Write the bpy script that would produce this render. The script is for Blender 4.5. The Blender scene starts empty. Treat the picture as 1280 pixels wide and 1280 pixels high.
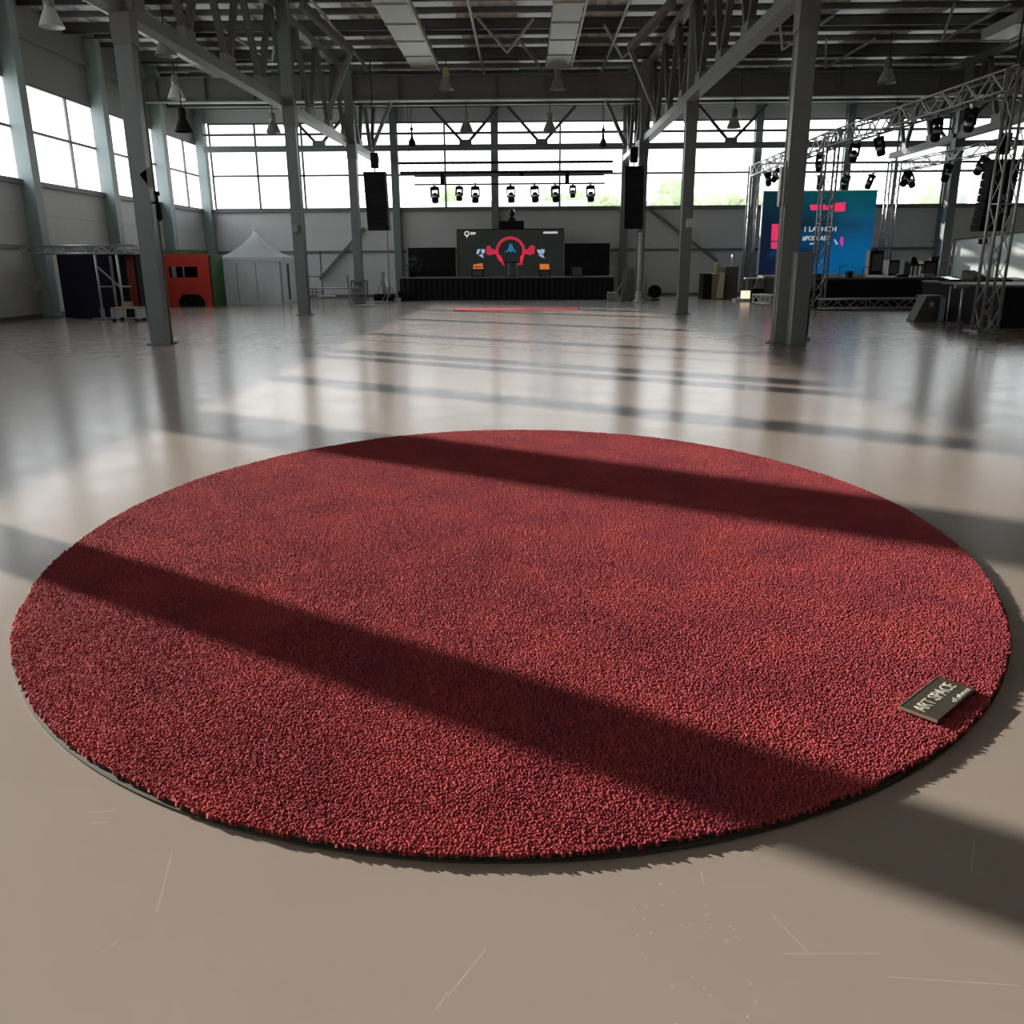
import bpy, bmesh, math, random
import numpy as np
from mathutils import Vector, Matrix
random.seed(7)
rng = np.random.default_rng(5)
C = bpy.context.scene.collection
PI = math.pi
D = math.radians

# ------------------------------------------------------------------ camera
H, F, HY, VX, ROLL = 1.6, 1054.0, 328.0, 658.0, 0.35
pitch = math.atan((640-HY)/F)
yaw = math.atan((VX-640)/F*math.cos(pitch))
fw = Vector((-math.sin(yaw)*math.cos(pitch), math.cos(yaw)*math.cos(pitch), -math.sin(pitch)))
r0 = Vector((math.cos(yaw), math.sin(yaw), 0)); u0 = r0.cross(fw)
a = D(ROLL)
rt = r0*math.cos(a)-u0*math.sin(a); up = u0*math.cos(a)+r0*math.sin(a)
CAM = Vector((0, 0, H))
cd = bpy.data.cameras.new('camera'); cam = bpy.data.objects.new('camera', cd); C.objects.link(cam)
cd.sensor_width = 36; cd.lens = 36*F/1280; cd.clip_end = 500
cam.matrix_world = Matrix(((rt.x, up.x, -fw.x, 0), (rt.y, up.y, -fw.y, 0), (rt.z, up.z, -fw.z, H), (0, 0, 0, 1)))
bpy.context.scene.camera = cam

def ray(x, y): return fw + rt*((x-640)/F) - up*((y-640)/F)
def gp(x, y, z=0.0):                       # ground point seen at a pixel
    d = ray(x, y); return CAM + d*((z-H)/d.z)
def at(x, y, Y):                           # point in the plane at depth Y
    d = ray(x, y); return CAM + d*(Y/d.y)

# ------------------------------------------------------------------ materials
M = {}
def mat(name, col, rough=0.6, metal=0.0, var=0.12, scale=6.0, bump=0.0, emit=0.0, spec=0.5, coat=0.0):
    m = bpy.data.materials.new(name); m.use_nodes = True
    nt = m.node_tree; b = nt.nodes['Principled BSDF']
    b.inputs['Roughness'].default_value = rough; b.inputs['Metallic'].default_value = metal
    b.inputs['Specular IOR Level'].default_value = spec; b.inputs['Coat Weight'].default_value = coat
    tc = nt.nodes.new('ShaderNodeTexCoord'); n = nt.nodes.new('ShaderNodeTexNoise')
    n.inputs['Scale'].default_value = scale; n.inputs['Detail'].default_value = 5
    nt.links.new(tc.outputs['Object'], n.inputs['Vector'])
    mx = nt.nodes.new('ShaderNodeMix'); mx.data_type = 'RGBA'
    mx.inputs[6].default_value = (*[c*(1-var) for c in col], 1)
    mx.inputs[7].default_value = (*[min(1, c*(1+var)) for c in col], 1)
    nt.links.new(n.outputs['Fac'], mx.inputs[0]); nt.links.new(mx.outputs[2], b.inputs['Base Color'])
    if emit:
        nt.links.new(mx.outputs[2], b.inputs['Emission Color']); b.inputs['Emission Strength'].default_value = emit
    if bump:
        bp = nt.nodes.new('ShaderNodeBump'); bp.inputs['Strength'].default_value = bump; bp.inputs['Distance'].default_value = 0.01
        nt.links.new(n.outputs['Fac'], bp.inputs['Height']); nt.links.new(bp.outputs[0], b.inputs['Normal'])
    M[name] = m; return m

mat('column_paint', (.22, .245, .255), .34, var=.1, scale=3)
mat('dark_steel', (.10, .10, .10), .5, var=.15)
mat('mid_steel', (.19, .19, .19), .5, var=.15)
mat('wall_post_paint', (.40, .48, .49), .5, var=.08)
mat('roof_sheet', (.80, .79, .76), .6, var=.25, scale=1.2)
mat('panel_wall', (.74, .75, .745), .55, var=.06, scale=.8)
mat('upper_panel', (.34, .34, .33), .6, var=.08, scale=.8)
mat('duct', (.50, .50, .47), .38, .35, var=.1, scale=4)
mat('aluminium', (.46, .47, .48), .38, .7, var=.08)
mat('black', (.012, .012, .014), .75, var=.2, spec=.25)
mat('black_cloth', (.010, .010, .014), .9, var=.25, scale=2)
mat('black_gloss', (.012, .012, .014), .2, var=.1)
mat('navy_cloth', (.018, .014, .045), .9, var=.2, scale=2)
mat('red_paint', (.62, .035, .02), .5, var=.08, scale=2)
mat('dark_red', (.17, .012, .01), .6)
mat('green_paint', (.05, .16, .05), .6)
mat('tent_cloth', (.78, .80, .80), .75, var=.04, scale=2, bump=.15)
mat('cream_cloth', (.66, .64, .50), .8, var=.08, scale=2)
mat('white_paint', (.75, .75, .74), .5, var=.05)
mat('white_panel', (.78, .85, .82), .5, var=.05, scale=1)
mat('crate_wood', (.34, .26, .17), .7, var=.2)
mat('glow', (1.0, .72, .52), .5, emit=1.2, var=.02)
mat('grey_box', (.10, .10, .09), .6)
mat('lamp_yellow', (.50, .48, .22), .4)
mat('lamp_grey', (.34, .34, .33), .35, .3)
mat('lens', (.55, .60, .62), .08, .2, var=.02)
mat('mat_red', (.45, .03, .05), .8, var=.1)
mat('leaf', (.05, .09, .04), .6, var=.3)
mat('tree_leaf', (.30, .38, .18), .8, var=.35, scale=2)
mat('bark', (.16, .12, .09), .9)
mat('facade', (.48, .48, .50), .8)
mat('facade_glass', (.25, .28, .32), .3)
mat('outdoor_ground', (.40, .42, .36), .9, scale=.3)
mat('cable', (.03, .03, .03), .6)
mat('backing', (.018, .022, .014), .9)
mat('trim_tape', (.05, .045, .03), .7)
mat('plate_metal', (.13, .115, .09), .34, .55, var=.15, scale=14)
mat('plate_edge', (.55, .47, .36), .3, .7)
mat('plate_letters', (.66, .62, .52), .4, .2, var=.03)
mat('screen_dark', (.020, .023, .020), .45, emit=.55, var=.08, scale=1)
mat('screen_red', (.75, .03, .09), .4, emit=.55, var=.15, scale=2)
mat('screen_blue', (.02, .18, .42), .4, emit=.8, var=.1)
mat('screen_pale', (.38, .50, .68), .4, emit=.7, var=.45, scale=7)
mat('screen_orange', (.85, .22, .06), .4, emit=.6, var=.1)
mat('screen_white', (.62, .64, .66), .4, emit=.7, var=.1)
mat('screen_pink', (.85, .04, .14), .4, emit=.8, var=.05)
mat('screen_magenta', (.75, .03, .45), .4, emit=.8, var=.05)

def glass_mat():
    m = bpy.data.materials.new('window_glass'); m.use_nodes = True; nt = m.node_tree; nt.nodes.clear()
    o = nt.nodes.new('ShaderNodeOutputMaterial'); t = nt.nodes.new('ShaderNodeBsdfTransparent')
    t.inputs[0].default_value = (.97, .98, .985, 1)
    g = nt.nodes.new('ShaderNodeBsdfGlossy'); g.inputs['Roughness'].default_value = .04
    d = nt.nodes.new('ShaderNodeBsdfTranslucent'); d.inputs[0].default_value = (.95, .95, .97, 1)
    lw = nt.nodes.new('ShaderNodeFresnel'); lw.inputs[0].default_value = 1.35
    n = nt.nodes.new('ShaderNodeTexNoise'); n.inputs['Scale'].default_value = .7
    mr = nt.nodes.new('ShaderNodeMapRange'); mr.inputs[3].default_value = .05; mr.inputs[4].default_value = .13
    nt.links.new(n.outputs['Fac'], mr.inputs[0])
    m1 = nt.nodes.new('ShaderNodeMixShader'); m2 = nt.nodes.new('ShaderNodeMixShader')
    nt.links.new(mr.outputs[0], m1.inputs[0]); nt.links.new(t.outputs[0], m1.inputs[1]); nt.links.new(d.outputs[0], m1.inputs[2])
    nt.links.new(lw.outputs[0], m2.inputs[0]); nt.links.new(m1.outputs[0], m2.inputs[1]); nt.links.new(g.outputs[0], m2.inputs[2])
    nt.links.new(m2.outputs[0], o.inputs[0]); M['glass'] = m
glass_mat()
def cloth_mat(name, col, f):
    m = mat(name, col, .8, var=.04, scale=2); nt = m.node_tree; b = nt.nodes['Principled BSDF']; o = nt.nodes['Material Output']
    t = nt.nodes.new('ShaderNodeBsdfTranslucent'); t.inputs[0].default_value = (*col, 1)
    mx = nt.nodes.new('ShaderNodeMixShader'); mx.inputs[0].default_value = f
    nt.links.new(b.outputs[0], mx.inputs[1]); nt.links.new(t.outputs[0], mx.inputs[2]); nt.links.new(mx.outputs[0], o.inputs[0])
cloth_mat('tent_cloth', (.86, .88, .88), .45); cloth_mat('backdrop_cloth', (.80, .88, .85), .6)
def fill_rooflight_mat():  # sheet of the added roof strips, lets sky light in as fill
    m = bpy.data.materials.new('fill_rooflight'); m.use_nodes = True; nt = m.node_tree; nt.nodes.clear()
    o = nt.nodes.new('ShaderNodeOutputMaterial'); d = nt.nodes.new('ShaderNodeBsdfTranslucent'); e = nt.nodes.new('ShaderNodeBsdfDiffuse')
    n = nt.nodes.new('ShaderNodeTexNoise'); n.inputs['Scale'].default_value = .8
    r = nt.nodes.new('ShaderNodeValToRGB'); r.color_ramp.elements[0].color = (.22, .22, .21, 1); r.color_ramp.elements[1].color = (.6, .6, .58, 1)
    nt.links.new(n.outputs['Fac'], r.inputs[0]); nt.links.new(r.outputs[0], d.inputs[0]); e.inputs[0].default_value = (.5, .5, .48, 1)
    mx = nt.nodes.new('ShaderNodeMixShader'); mx.inputs[0].default_value = .5
    nt.links.new(d.outputs[0], mx.inputs[1]); nt.links.new(e.outputs[0], mx.inputs[2]); nt.links.new(mx.outputs[0], o.inputs[0]); M['fill_rooflight'] = m
fill_rooflight_mat()

def floor_mat():
    m = mat('polished_concrete', (.38, .33, .29), .2, var=.10, scale=.9)
    nt = m.node_tree; b = nt.nodes['Principled BSDF']; L = nt.links
    tc = [n for n in nt.nodes if n.type == 'TEX_COORD'][0]
    base = [n for n in nt.nodes if n.type == 'MIX'][0]
    def noise(s, d=4, dist=0):
        n = nt.nodes.new('ShaderNodeTexNoise'); n.inputs['Scale'].default_value = s; n.inputs['Detail'].default_value = d
        n.inputs['Distortion'].default_value = dist; L.new(tc.outputs['Object'], n.inputs['Vector']); return n
    def math_(op, x, y=None, z=None):
        n = nt.nodes.new('ShaderNodeMath'); n.operation = op
        for i, v in enumerate((x, y, z)):
            if v is None: continue
            if isinstance(v, (int, float)): n.inputs[i].default_value = v
            else: L.new(v, n.inputs[i])
        return n.outputs[0]
    big = noise(.35, 3, .6); fine = noise(38, 6)
    # broad tint clouds: pinkish grey to greenish grey
    tint = nt.nodes.new('ShaderNodeMix'); tint.data_type = 'RGBA'
    tint.inputs[6].default_value = (.36, .275, .235, 1); tint.inputs[7].default_value = (.33, .295, .245, 1)
    L.new(big.outputs['Fac'], tint.inputs[0])
    mul = nt.nodes.new('ShaderNodeMix'); mul.data_type = 'RGBA'; mul.inputs[0].default_value = .5
    L.new(base.outputs[2], mul.inputs[6]); L.new(tint.outputs[2], mul.inputs[7])
    # scratches: thin pale segments scored in the surface
    segs = [((215, 1065), (196, 1140)), ((128, 1190), (150, 1174)), ((108, 1029), (136, 1028)), ((110, 1016), (145, 1013)), ((964, 1142), (1010, 1190)),
            ((980, 1192), (1100, 1192)), ((1110, 1221), (1275, 1232)), ((608, 1186), (560, 1245)), ((876, 1090), (880, 1106)), ((545, 1262), (560, 1240)), ((1218, 1050), (1214, 1090))]
    acc = None
    sep = nt.nodes.new('ShaderNodeSeparateXYZ'); L.new(tc.outputs['Object'], sep.inputs[0])
    for p, q in segs:
        A, B = gp(*p), gp(*q); dx, dy = B.x-A.x, B.y-A.y; ln = math.hypot(dx, dy); dx /= ln; dy /= ln
        cx, cy = (A.x+B.x)/2, (A.y+B.y)/2
        # u along, v across
        u = math_('MULTIPLY_ADD', sep.outputs[0], dx, -cx*dx-cy*dy); u = math_('MULTIPLY_ADD', sep.outputs[1], dy, u)
        v = math_('MULTIPLY_ADD', sep.outputs[0], -dy, cx*dy-cy*dx); v = math_('MULTIPLY_ADD', sep.outputs[1], dx, v)
        inu = math_('LESS_THAN', math_('ABSOLUTE', u), ln/2); inv = math_('LESS_THAN', math_('ABSOLUTE', v), .0014)
        k = math_('MULTIPLY', inu, inv)
        acc = k if acc is None else math_('MAXIMUM', acc, k)
    # cluster of small chips at lower right
    ch = nt.nodes.new('ShaderNodeTexVoronoi'); ch.inputs['Scale'].default_value = 38; L.new(tc.outputs['Object'], ch.inputs['Vector'])
    cc = gp(862, 1185)
    ddx = math_('ADD', sep.outputs[0], -cc.x); ddy = math_('ADD', sep.outputs[1], -cc.y)
    rr = math_('SQRT', math_('ADD', math_('MULTIPLY', math_('MULTIPLY', ddx, ddx), 4.5), math_('MULTIPLY', ddy, ddy)))
    inside = math_('LESS_THAN', rr, .3)
    rc = nt.nodes.new('ShaderNodeSeparateColor'); L.new(ch.outputs['Color'], rc.inputs[0])
    chip = math_('MULTIPLY', math_('LESS_THAN', ch.outputs['Distance'], .13), inside)
    chip = math_('MULTIPLY', chip, math_('GREATER_THAN', rc.outputs[0], .35))
    acc = math_('MAXIMUM', acc, chip)
    sc = nt.nodes.new('ShaderNodeMix'); sc.data_type = 'RGBA'; sc.inputs[7].default_value = (.62, .56, .48, 1)
    L.new(math_('MULTIPLY', acc, math_('MULTIPLY_ADD', fine.outputs['Fac'], .9, 0)), sc.inputs[0]); L.new(mul.outputs[2], sc.inputs[6])
    L.new(sc.outputs[2], b.inputs['Base Color'])
    rn = noise(2.2, 5, .4)
    L.new(math_('MULTIPLY_ADD', rn.outputs['Fac'], .10, .165), b.inputs['Roughness'])
    b.inputs['Specular IOR Level'].default_value = 1.0
    return m
floor_mat()

def pile_mat():
    m = mat('carpet_pile', (.40, .062, .082), .95, var=.2, scale=60)
    nt = m.node_tree; L = nt.links; b = nt.nodes['Principled BSDF']
    tc = [n for n in nt.nodes if n.type == 'TEX_COORD'][0]
    base = [n for n in nt.nodes if n.type == 'MIX'][0]
    n2 = nt.nodes.new('ShaderNodeTexNoise'); n2.inputs['Scale'].default_value = 2.2; n2.inputs['Detail'].default_value = 6; L.new(tc.outputs['Object'], n2.inputs['Vector'])
    cr = nt.nodes.new('ShaderNodeValToRGB'); cr.color_ramp.elements[0].position = .35; cr.color_ramp.elements[1].position = .68
    cr.color_ramp.elements[0].color = (.8, .8, .85, 1); cr.color_ramp.elements[1].color = (1.15, 1.25, 1.0, 1)
    L.new(n2.outputs['Fac'], cr.inputs[0])
    mm = nt.nodes.new('ShaderNodeMix'); mm.data_type = 'RGBA'; mm.blend_type = 'MULTIPLY'; mm.inputs[0].default_value = 1
    L.new(base.outputs[2], mm.inputs[6]); L.new(cr.outputs[0], mm.inputs[7]); L.new(mm.outputs[2], b.inputs['Base Color'])
    b.inputs['Specular IOR Level'].default_value = .1
    b.inputs['Sheen Weight'].default_value = .25; b.inputs['Sheen Roughness'].default_value = .5
    b.inputs['Sheen Tint'].default_value = (1, .45, .45, 1)
    return m
pile_mat()

def led_mat():
    m = bpy.data.materials.new('led_picture'); m.use_nodes = True; nt = m.node_tree; L = nt.links; b = nt.nodes['Principled BSDF']
    tc = nt.nodes.new('ShaderNodeTexCoord'); mp = nt.nodes.new('ShaderNodeMapping'); L.new(tc.outputs['Generated'], mp.inputs[0])
    n = nt.nodes.new('ShaderNodeTexNoise'); n.inputs['Scale'].default_value = 2.6; n.inputs['Detail'].default_value = 3; L.new(mp.outputs[0], n.inputs['Vector'])
    sp = nt.nodes.new('ShaderNodeSeparateXYZ'); L.new(tc.outputs['Generated'], sp.inputs[0])
    s = nt.nodes.new('ShaderNodeMath'); s.operation = 'MULTIPLY_ADD'; L.new(sp.outputs[0], s.inputs[0]); s.inputs[1].default_value = .48
    L.new(n.outputs['Fac'], s.inputs[2])
    c1 = nt.nodes.new('ShaderNodeValToRGB'); e = c1.color_ramp.elements
    e[0].position = .56; e[0].color = (.006, .014, .045, 1); e[1].position = .95; e[1].color = (.0, .14, .38, 1)
    L.new(s.outputs[0], c1.inputs[0])
    c2 = nt.nodes.new('ShaderNodeValToRGB'); e = c2.color_ramp.elements
    e[0].position = .42; e[0].color = (.004, .018, .028, 1); e[1].position = .95; e[1].color = (.0, .10, .13, 1)
    L.new(s.outputs[0], c2.inputs[0])
    z = nt.nodes.new('ShaderNodeMapRange'); z.inputs[1].default_value = .35; z.inputs[2].default_value = .95; L.new(sp.outputs[2], z.inputs[0])
    mx = nt.nodes.new('ShaderNodeMix'); mx.data_type = 'RGBA'
    L.new(z.outputs[0], mx.inputs[0]); L.new(c1.outputs[0], mx.inputs[6]); L.new(c2.outputs[0], mx.inputs[7])
    L.new(mx.outputs[2], b.inputs['Emission Color']); b.inputs['Emission Strength'].default_value = .62
    b.inputs['Base Color'].default_value = (.01, .01, .012, 1); b.inputs['Roughness'].default_value = .4
    M['led'] = m
led_mat()

# ------------------------------------------------------------------ mesh builder
ORG = {}
class MB:
    def __init__(s): s.v = []; s.f = []
    def add(s, vs, fs):
        n = len(s.v); s.v += [tuple(x) for x in vs]; s.f += [tuple(i+n for i in f) for f in fs]; return s
    def box(s, x0, x1, y0, y1, z0, z1):
        x0, x1 = min(x0, x1), max(x0, x1); y0, y1 = min(y0, y1), max(y0, y1); z0, z1 = min(z0, z1), max(z0, z1)
        return s.add([(x0, y0, z0), (x1, y0, z0), (x1, y1, z0), (x0, y1, z0), (x0, y0, z1), (x1, y0, z1), (x1, y1, z1), (x0, y1, z1)],
                     [(3, 2, 1, 0), (4, 5, 6, 7), (0, 1, 5, 4), (1, 2, 6, 5), (2, 3, 7, 6), (3, 0, 4, 7)])
    def bar(s, p, q, w, h=None, ref=(0, 0, 1)):
        p, q = Vector(p), Vector(q); h = h or w; d = (q-p).normalized(); r = Vector(ref)
        if abs(d.dot(r)) > .98: r = Vector((1, 0, 0))
        a_ = d.cross(r).normalized()*w/2; b_ = a_.cross(d).normalized()*h/2
        vs = [p-a_-b_, p+a_-b_, p+a_+b_, p-a_+b_, q-a_-b_, q+a_-b_, q+a_+b_, q-a_+b_]
        return s.add(vs, [(0, 1, 2, 3), (7, 6, 5, 4), (4, 5, 1, 0), (5, 6, 2, 1), (6, 7, 3, 2), (7, 4, 0, 3)])
    def tube(s, p, q, r, r2=None, n=10):
        p, q = Vector(p), Vector(q); r2 = r if r2 is None else r2; d = (q-p).normalized()
        k = Vector((0, 0, 1)) if abs(d.z) < .98 else Vector((1, 0, 0)); a_ = d.cross(k).normalized(); b_ = a_.cross(d)
        vs = [p+(a_*math.cos(2*PI*i/n)+b_*math.sin(2*PI*i/n))*r for i in range(n)]+[q+(a_*math.cos(2*PI*i/n)+b_*math.sin(2*PI*i/n))*r2 for i in range(n)]
        fs = [(i, i+n, (i+1) % n+n, (i+1) % n) for i in range(n)]+[tuple(range(n)), tuple(range(2*n-1, n-1, -1))]
        return s.add(vs, fs)
    def lathe(s, c, prof, n=20, closed=True):
        c = Vector(c); vs = []; fs = []
        for r, z in prof:
            vs += [c+Vector((r*math.cos(2*PI*i/n), r*math.sin(2*PI*i/n), z)) for i in range(n)]
        for k in range(len(prof)-1):
            for i in range(n):
                j = (i+1) % n; fs.append((k*n+i, k*n+j, (k+1)*n+j, (k+1)*n+i))
        if closed: fs += [tuple(range(n-1, -1, -1)), tuple(range((len(prof)-1)*n, len(prof)*n))]
        return s.add(vs, fs)
    def prism(s, pts, off):                # polygon extruded by a vector
        off = Vector(off); n = len(pts); P = [Vector(p) for p in pts]
        return s.add(P+[p+off for p in P], [tuple(range(n)), tuple(range(2*n-1, n-1, -1))]+[(i, i+n, (i+1) % n+n, (i+1) % n) for i in range(n)])
    def build(s, name, m, parent=None, smooth=False, bevel=0):
        o_ = ORG.get(parent.name, Vector()) if parent else Vector()
        me = bpy.data.meshes.new(name); me.from_pydata([tuple(Vector(v)-o_) for v in s.v], [], s.f)
        bm = bmesh.new(); bm.from_mesh(me); bmesh.ops.recalc_face_normals(bm, faces=bm.faces); bm.to_mesh(me); bm.free()
        me.materials.append(M[m] if isinstance(m, str) else m)
        if smooth: me.shade_smooth()
        ob = bpy.data.objects.new(name, me); C.objects.link(ob)
        if parent: ob.parent = parent
        if bevel:
            bv = ob.modifiers.new('bevel', 'BEVEL'); bv.width = bevel; bv.segments = 2; bv.limit_method = 'ANGLE'
        ORG[ob.name] = o_.copy()
        return ob

def tag(o, label, cat, group=None, kind=None):
    o['label'] = label; o['category'] = cat
    if group: o['group'] = group
    if kind: o['kind'] = kind
    return o
def thing(name, label, cat, loc=(0, 0, 0), group=None):
    o = bpy.data.objects.new(name, None); C.objects.link(o); o.location = loc; o.empty_display_size = .1
    ORG[o.name] = Vector(loc); return tag(o, label, cat, group)
def struct(o): o['kind'] = 'structure'; return o
def sthing(name, loc=(0, 0, 0)):
    o = bpy.data.objects.new(name, None); C.objects.link(o); o.location = loc; ORG[o.name] = Vector(loc); o['kind'] = 'structure'; return o
def dup(o, loc, rot=None, label=None, parent=None, scale=None):
    c = o.copy(); C.objects.link(c)
    if parent: c.parent = parent
    for ch in list(o.children): dup(ch, None, parent=c)
    if loc is not None: c.location = loc
    if rot is not None: c.rotation_euler = rot
    if scale is not None: c.scale = (scale,)*3
    if label: c['label'] = label
    return c

# ------------------------------------------------------------------ the hall
XW, XE, YB, YF, ZR = -15.45, 27.0, 43.0, -14.0, 9.35
SILL, TRN, WTOP_L, WTOP_B = 4.10, 5.63, 7.04, 7.95
struct(MB().box(XW-.3, XE+.3, YF-.3, YB+.3, -.3, 0).build('floor', 'polished_concrete'))
# corrugated roof sheet
rb = MB(); x = XW-.3; k = 0
nx = int((XE-XW+.6)/.5)
RL = []                                   # translucent strips added to brighten roof and far hall, between Y 22 and 42
for i in range(nx+1):
    x0 = XW-.3+i*.5
    spans = [(YF-.3, YB+.3)]
    if i % 7 in (3, 4, 5):
        spans = [(YF-.3, 22.0), (42.0, YB+.3)]
        if i % 7 == 3: RL.append(x0)
    for ya, yb_ in spans:
        rb.box(x0, x0+.3, ya, yb_, ZR, ZR+.2); rb.box(x0+.3, x0+.5, ya, yb_, ZR+.06, ZR+.2)
struct(rb.build('ceiling', 'roof_sheet'))
def panel_wall(name, segs):
    # horizontal sandwich panels with thin joints
    b = MB()
    for s_ in segs: b.box(*s_)
    return b
wl = MB()
for z0, z1 in ((0, 1.05), (1.06, 2.12), (2.13, 3.1), (3.11, SILL)):
    wl.box(XW-.2, XW, YF, YB+.2, z0, z1)
wl.box(XW-.2, XW-.05, YF, YB, 0, SILL)
struct(wl.build('wall_left', 'panel_wall'))
struct(MB().box(XW-.2, XW, YF, YB+.2, WTOP_L, ZR).build('wall_left_upper', 'upper_panel'))
wb = MB()
for z0, z1 in ((0, 1.05), (1.06, 2.14), (2.15, 3.1), (3.11, SILL)):
    wb.box(XW, XE, YB, YB+.2, z0, z1)
wb.box(XW, XE, YB+.05, YB+.2, 0, SILL).box(XW, XE, YB, YB+.2, WTOP_B, ZR)
struct(wb.build('wall_back', 'panel_wall'))
struct(MB().box(XE, XE+.2, YF, YB+.2, 0, ZR).build('wall_right', 'upper_panel'))
struct(MB().box(XW-.2, XE+.2, YF-.2, YF, 0, ZR).build('wall_front', 'upper_panel'))
# girts, sills, rails
struct(MB().box(XW, XE, YB-.08, YB, 2.08, 2.2).build('trim_1', 'mid_steel'))
struct(MB().box(XW, XE, YB-.16, YB, SILL-.12, SILL+.02).build('trim_2', 'mid_steel'))
struct(MB().box(XW, XW+.10, YF, YB, SILL-.12, SILL+.02).build('trim_3', 'mid_steel'))
struct(MB().box(XW, XW+.14, YF, YB, 8.26, 8.40).build('trim_4', 'lamp_grey'))
struct(MB().box(XW, XW+.08, YF, YB, 2.08, 2.2).build('trim_5', 'mid_steel'))
struct(MB().box(XW, XE, YB-.06, YB, 0, .12).build('baseboard_back', 'mid_steel'))
struct(MB().box(XW, XW+.06, YF, YB, 0, .12).build('baseboard_left', 'mid_steel'))

# left wall posts: positions from the piers seen, then on towards the camera
piers = [43.0, 38.0, 32.9, 27.6, 23.6, 19.65, 16.2, 12.4, 8.6, 4.4, 0, -4.6, -9.2]
wp_names = {43.0: 'grey corner post where the left and back glazed walls meet',
            38.0: 'pale grey wall post above the red booth on the left wall',
            32.9: 'pale grey wall post above the navy booth on the left wall',
            27.6: 'tall grey wall post left of the navy booth',
            23.6: 'wall post cut by the left edge of the photo'}
for y in piers:
    w, d = .42, .42
    if y == 16.2: w, d = .95, .42
    if y == 12.4: w, d = .2, .3
    o = thing('wall_post', wp_names.get(y, 'grey steel post of the left wall nearer than the photo shows'), 'wall post', (XW+d/2, y-.21 if y == 43 else y, 0), 'steel posts along the left window wall')
    yy = y-.21 if y == 43 else y
    b = MB().box(XW, XW+d, yy-w/2, yy+w/2, 0, ZR)
    b.build('post_shaft', 'wall_post_paint', o)
    MB().box(XW, XW+d+.08, yy-w/2-.08, yy+w/2+.08 if y < 43 else yy+w/2, 0, .04).build('base_plate', 'mid_steel', o)
# added roof strips for fill light, then the left windows
wn = 1
for x0 in RL:
    o = sthing('window_%d' % wn, (x0+.75, 32, ZR)); wn += 1
    MB().box(x0, x0+1.5, 22, 42, ZR+.10, ZR+.12).build('fill_rooflight_sheet', 'fill_rooflight', o)
    b = MB()
    for k in range(9): b.box(x0, x0+1.5, 22+k*2.49, 22.06+k*2.49, ZR+.02, ZR+.1)
    b.build('fill_rooflight_bars', 'mid_steel', o)
def glazed(n, p0, p1, z0, z1, axis, mull, trans, fr='mid_steel', w=.06):
    o = sthing('window_%d' % n, (p0, YB, z0) if axis == 'x' else (XW, p0, z0))
    b = MB()
    def bx(u0, u1, a0, a1, t=.05):
        if axis == 'x': b.box(u0, u1, YB+.06-t, YB+.06+t, a0, a1)
        else: b.box(XW-.08-t, XW-.08+t, u0, u1, a0, a1)
    bx(p0, p0+w, z0, z1); bx(p1-w, p1, z0, z1); bx(p0, p1, z0, z0+w); bx(p0, p1, z1-w, z1)
    for m_ in mull: bx(m_-w*.6, m_+w*.6, z0, z1)
    for t_ in trans: bx(p0, p1, t_-w*.6, t_+w*.6)
    b.build('window_frame', fr, o)
    g = MB()
    if axis == 'x': g.add([(p0, YB+.06, z0), (p1, YB+.06, z0), (p1, YB+.06, z1), (p0, YB+.06, z1)], [(0, 1, 2, 3)])
    else: g.add([(XW-.08, p0, z0), (XW-.08, p1, z0), (XW-.08, p1, z1), (XW-.08, p0, z1)], [(0, 1, 2, 3)])
    g.build('glass', 'glass', o)
ps = sorted(piers)
for a0, a1 in zip(ps[:-1], ps[1:]):
    mull = [a0+(a1-a0)*.64] if a0 > 22 else []
    glazed(wn, a0, a1, SILL, WTOP_L, 'y', mull, [TRN] if a0 > 18 else [], w=.06 if a0 > 18 else .035); wn += 1
# back windows
posts = [-14.95, -6.15, -1.42, 4.75, 10.9, 15.1, 19.9, 27.0]
pl = {-6.15: 'grey wall post rising behind the left loudspeaker array', -1.42: 'grey wall post behind the centre of the stage lighting bars',
      4.75: 'grey wall post behind the right loudspeaker array', 10.9: 'grey wall post behind the left end of the blue screen',
      15.1: 'dark wall post above the right part of the blue screen', 19.9: 'dark wall post behind the far right truss'}
for a0, a1 in zip(posts[:-1], posts[1:]):
    n = max(2, round((a1-a0)/2.5)); mull = [a0+(a1-a0)*i/n for i in range(1, n)]
    glazed(wn, a0, a1, SILL, WTOP_B, 'x', mull, [TRN], w=.07); wn += 1
for xp in posts[1:-1]:
    o = thing('wall_post', pl[xp], 'wall post', (xp, YB-.16, 0), 'steel posts along the back window wall')
    MB().box(xp-.17, xp+.17, YB-.32, YB-.26, 0, ZR).box(xp-.17, xp+.17, YB-.06, YB, 0, ZR).box(xp-.13, xp+.13, YB-.27, YB-.05, 0, ZR).build('post_shaft', 'column_paint', o)
    MB().box(xp-.24, xp+.24, YB-.42, YB, 0, .03).build('base_plate', 'mid_steel', o)
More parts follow.
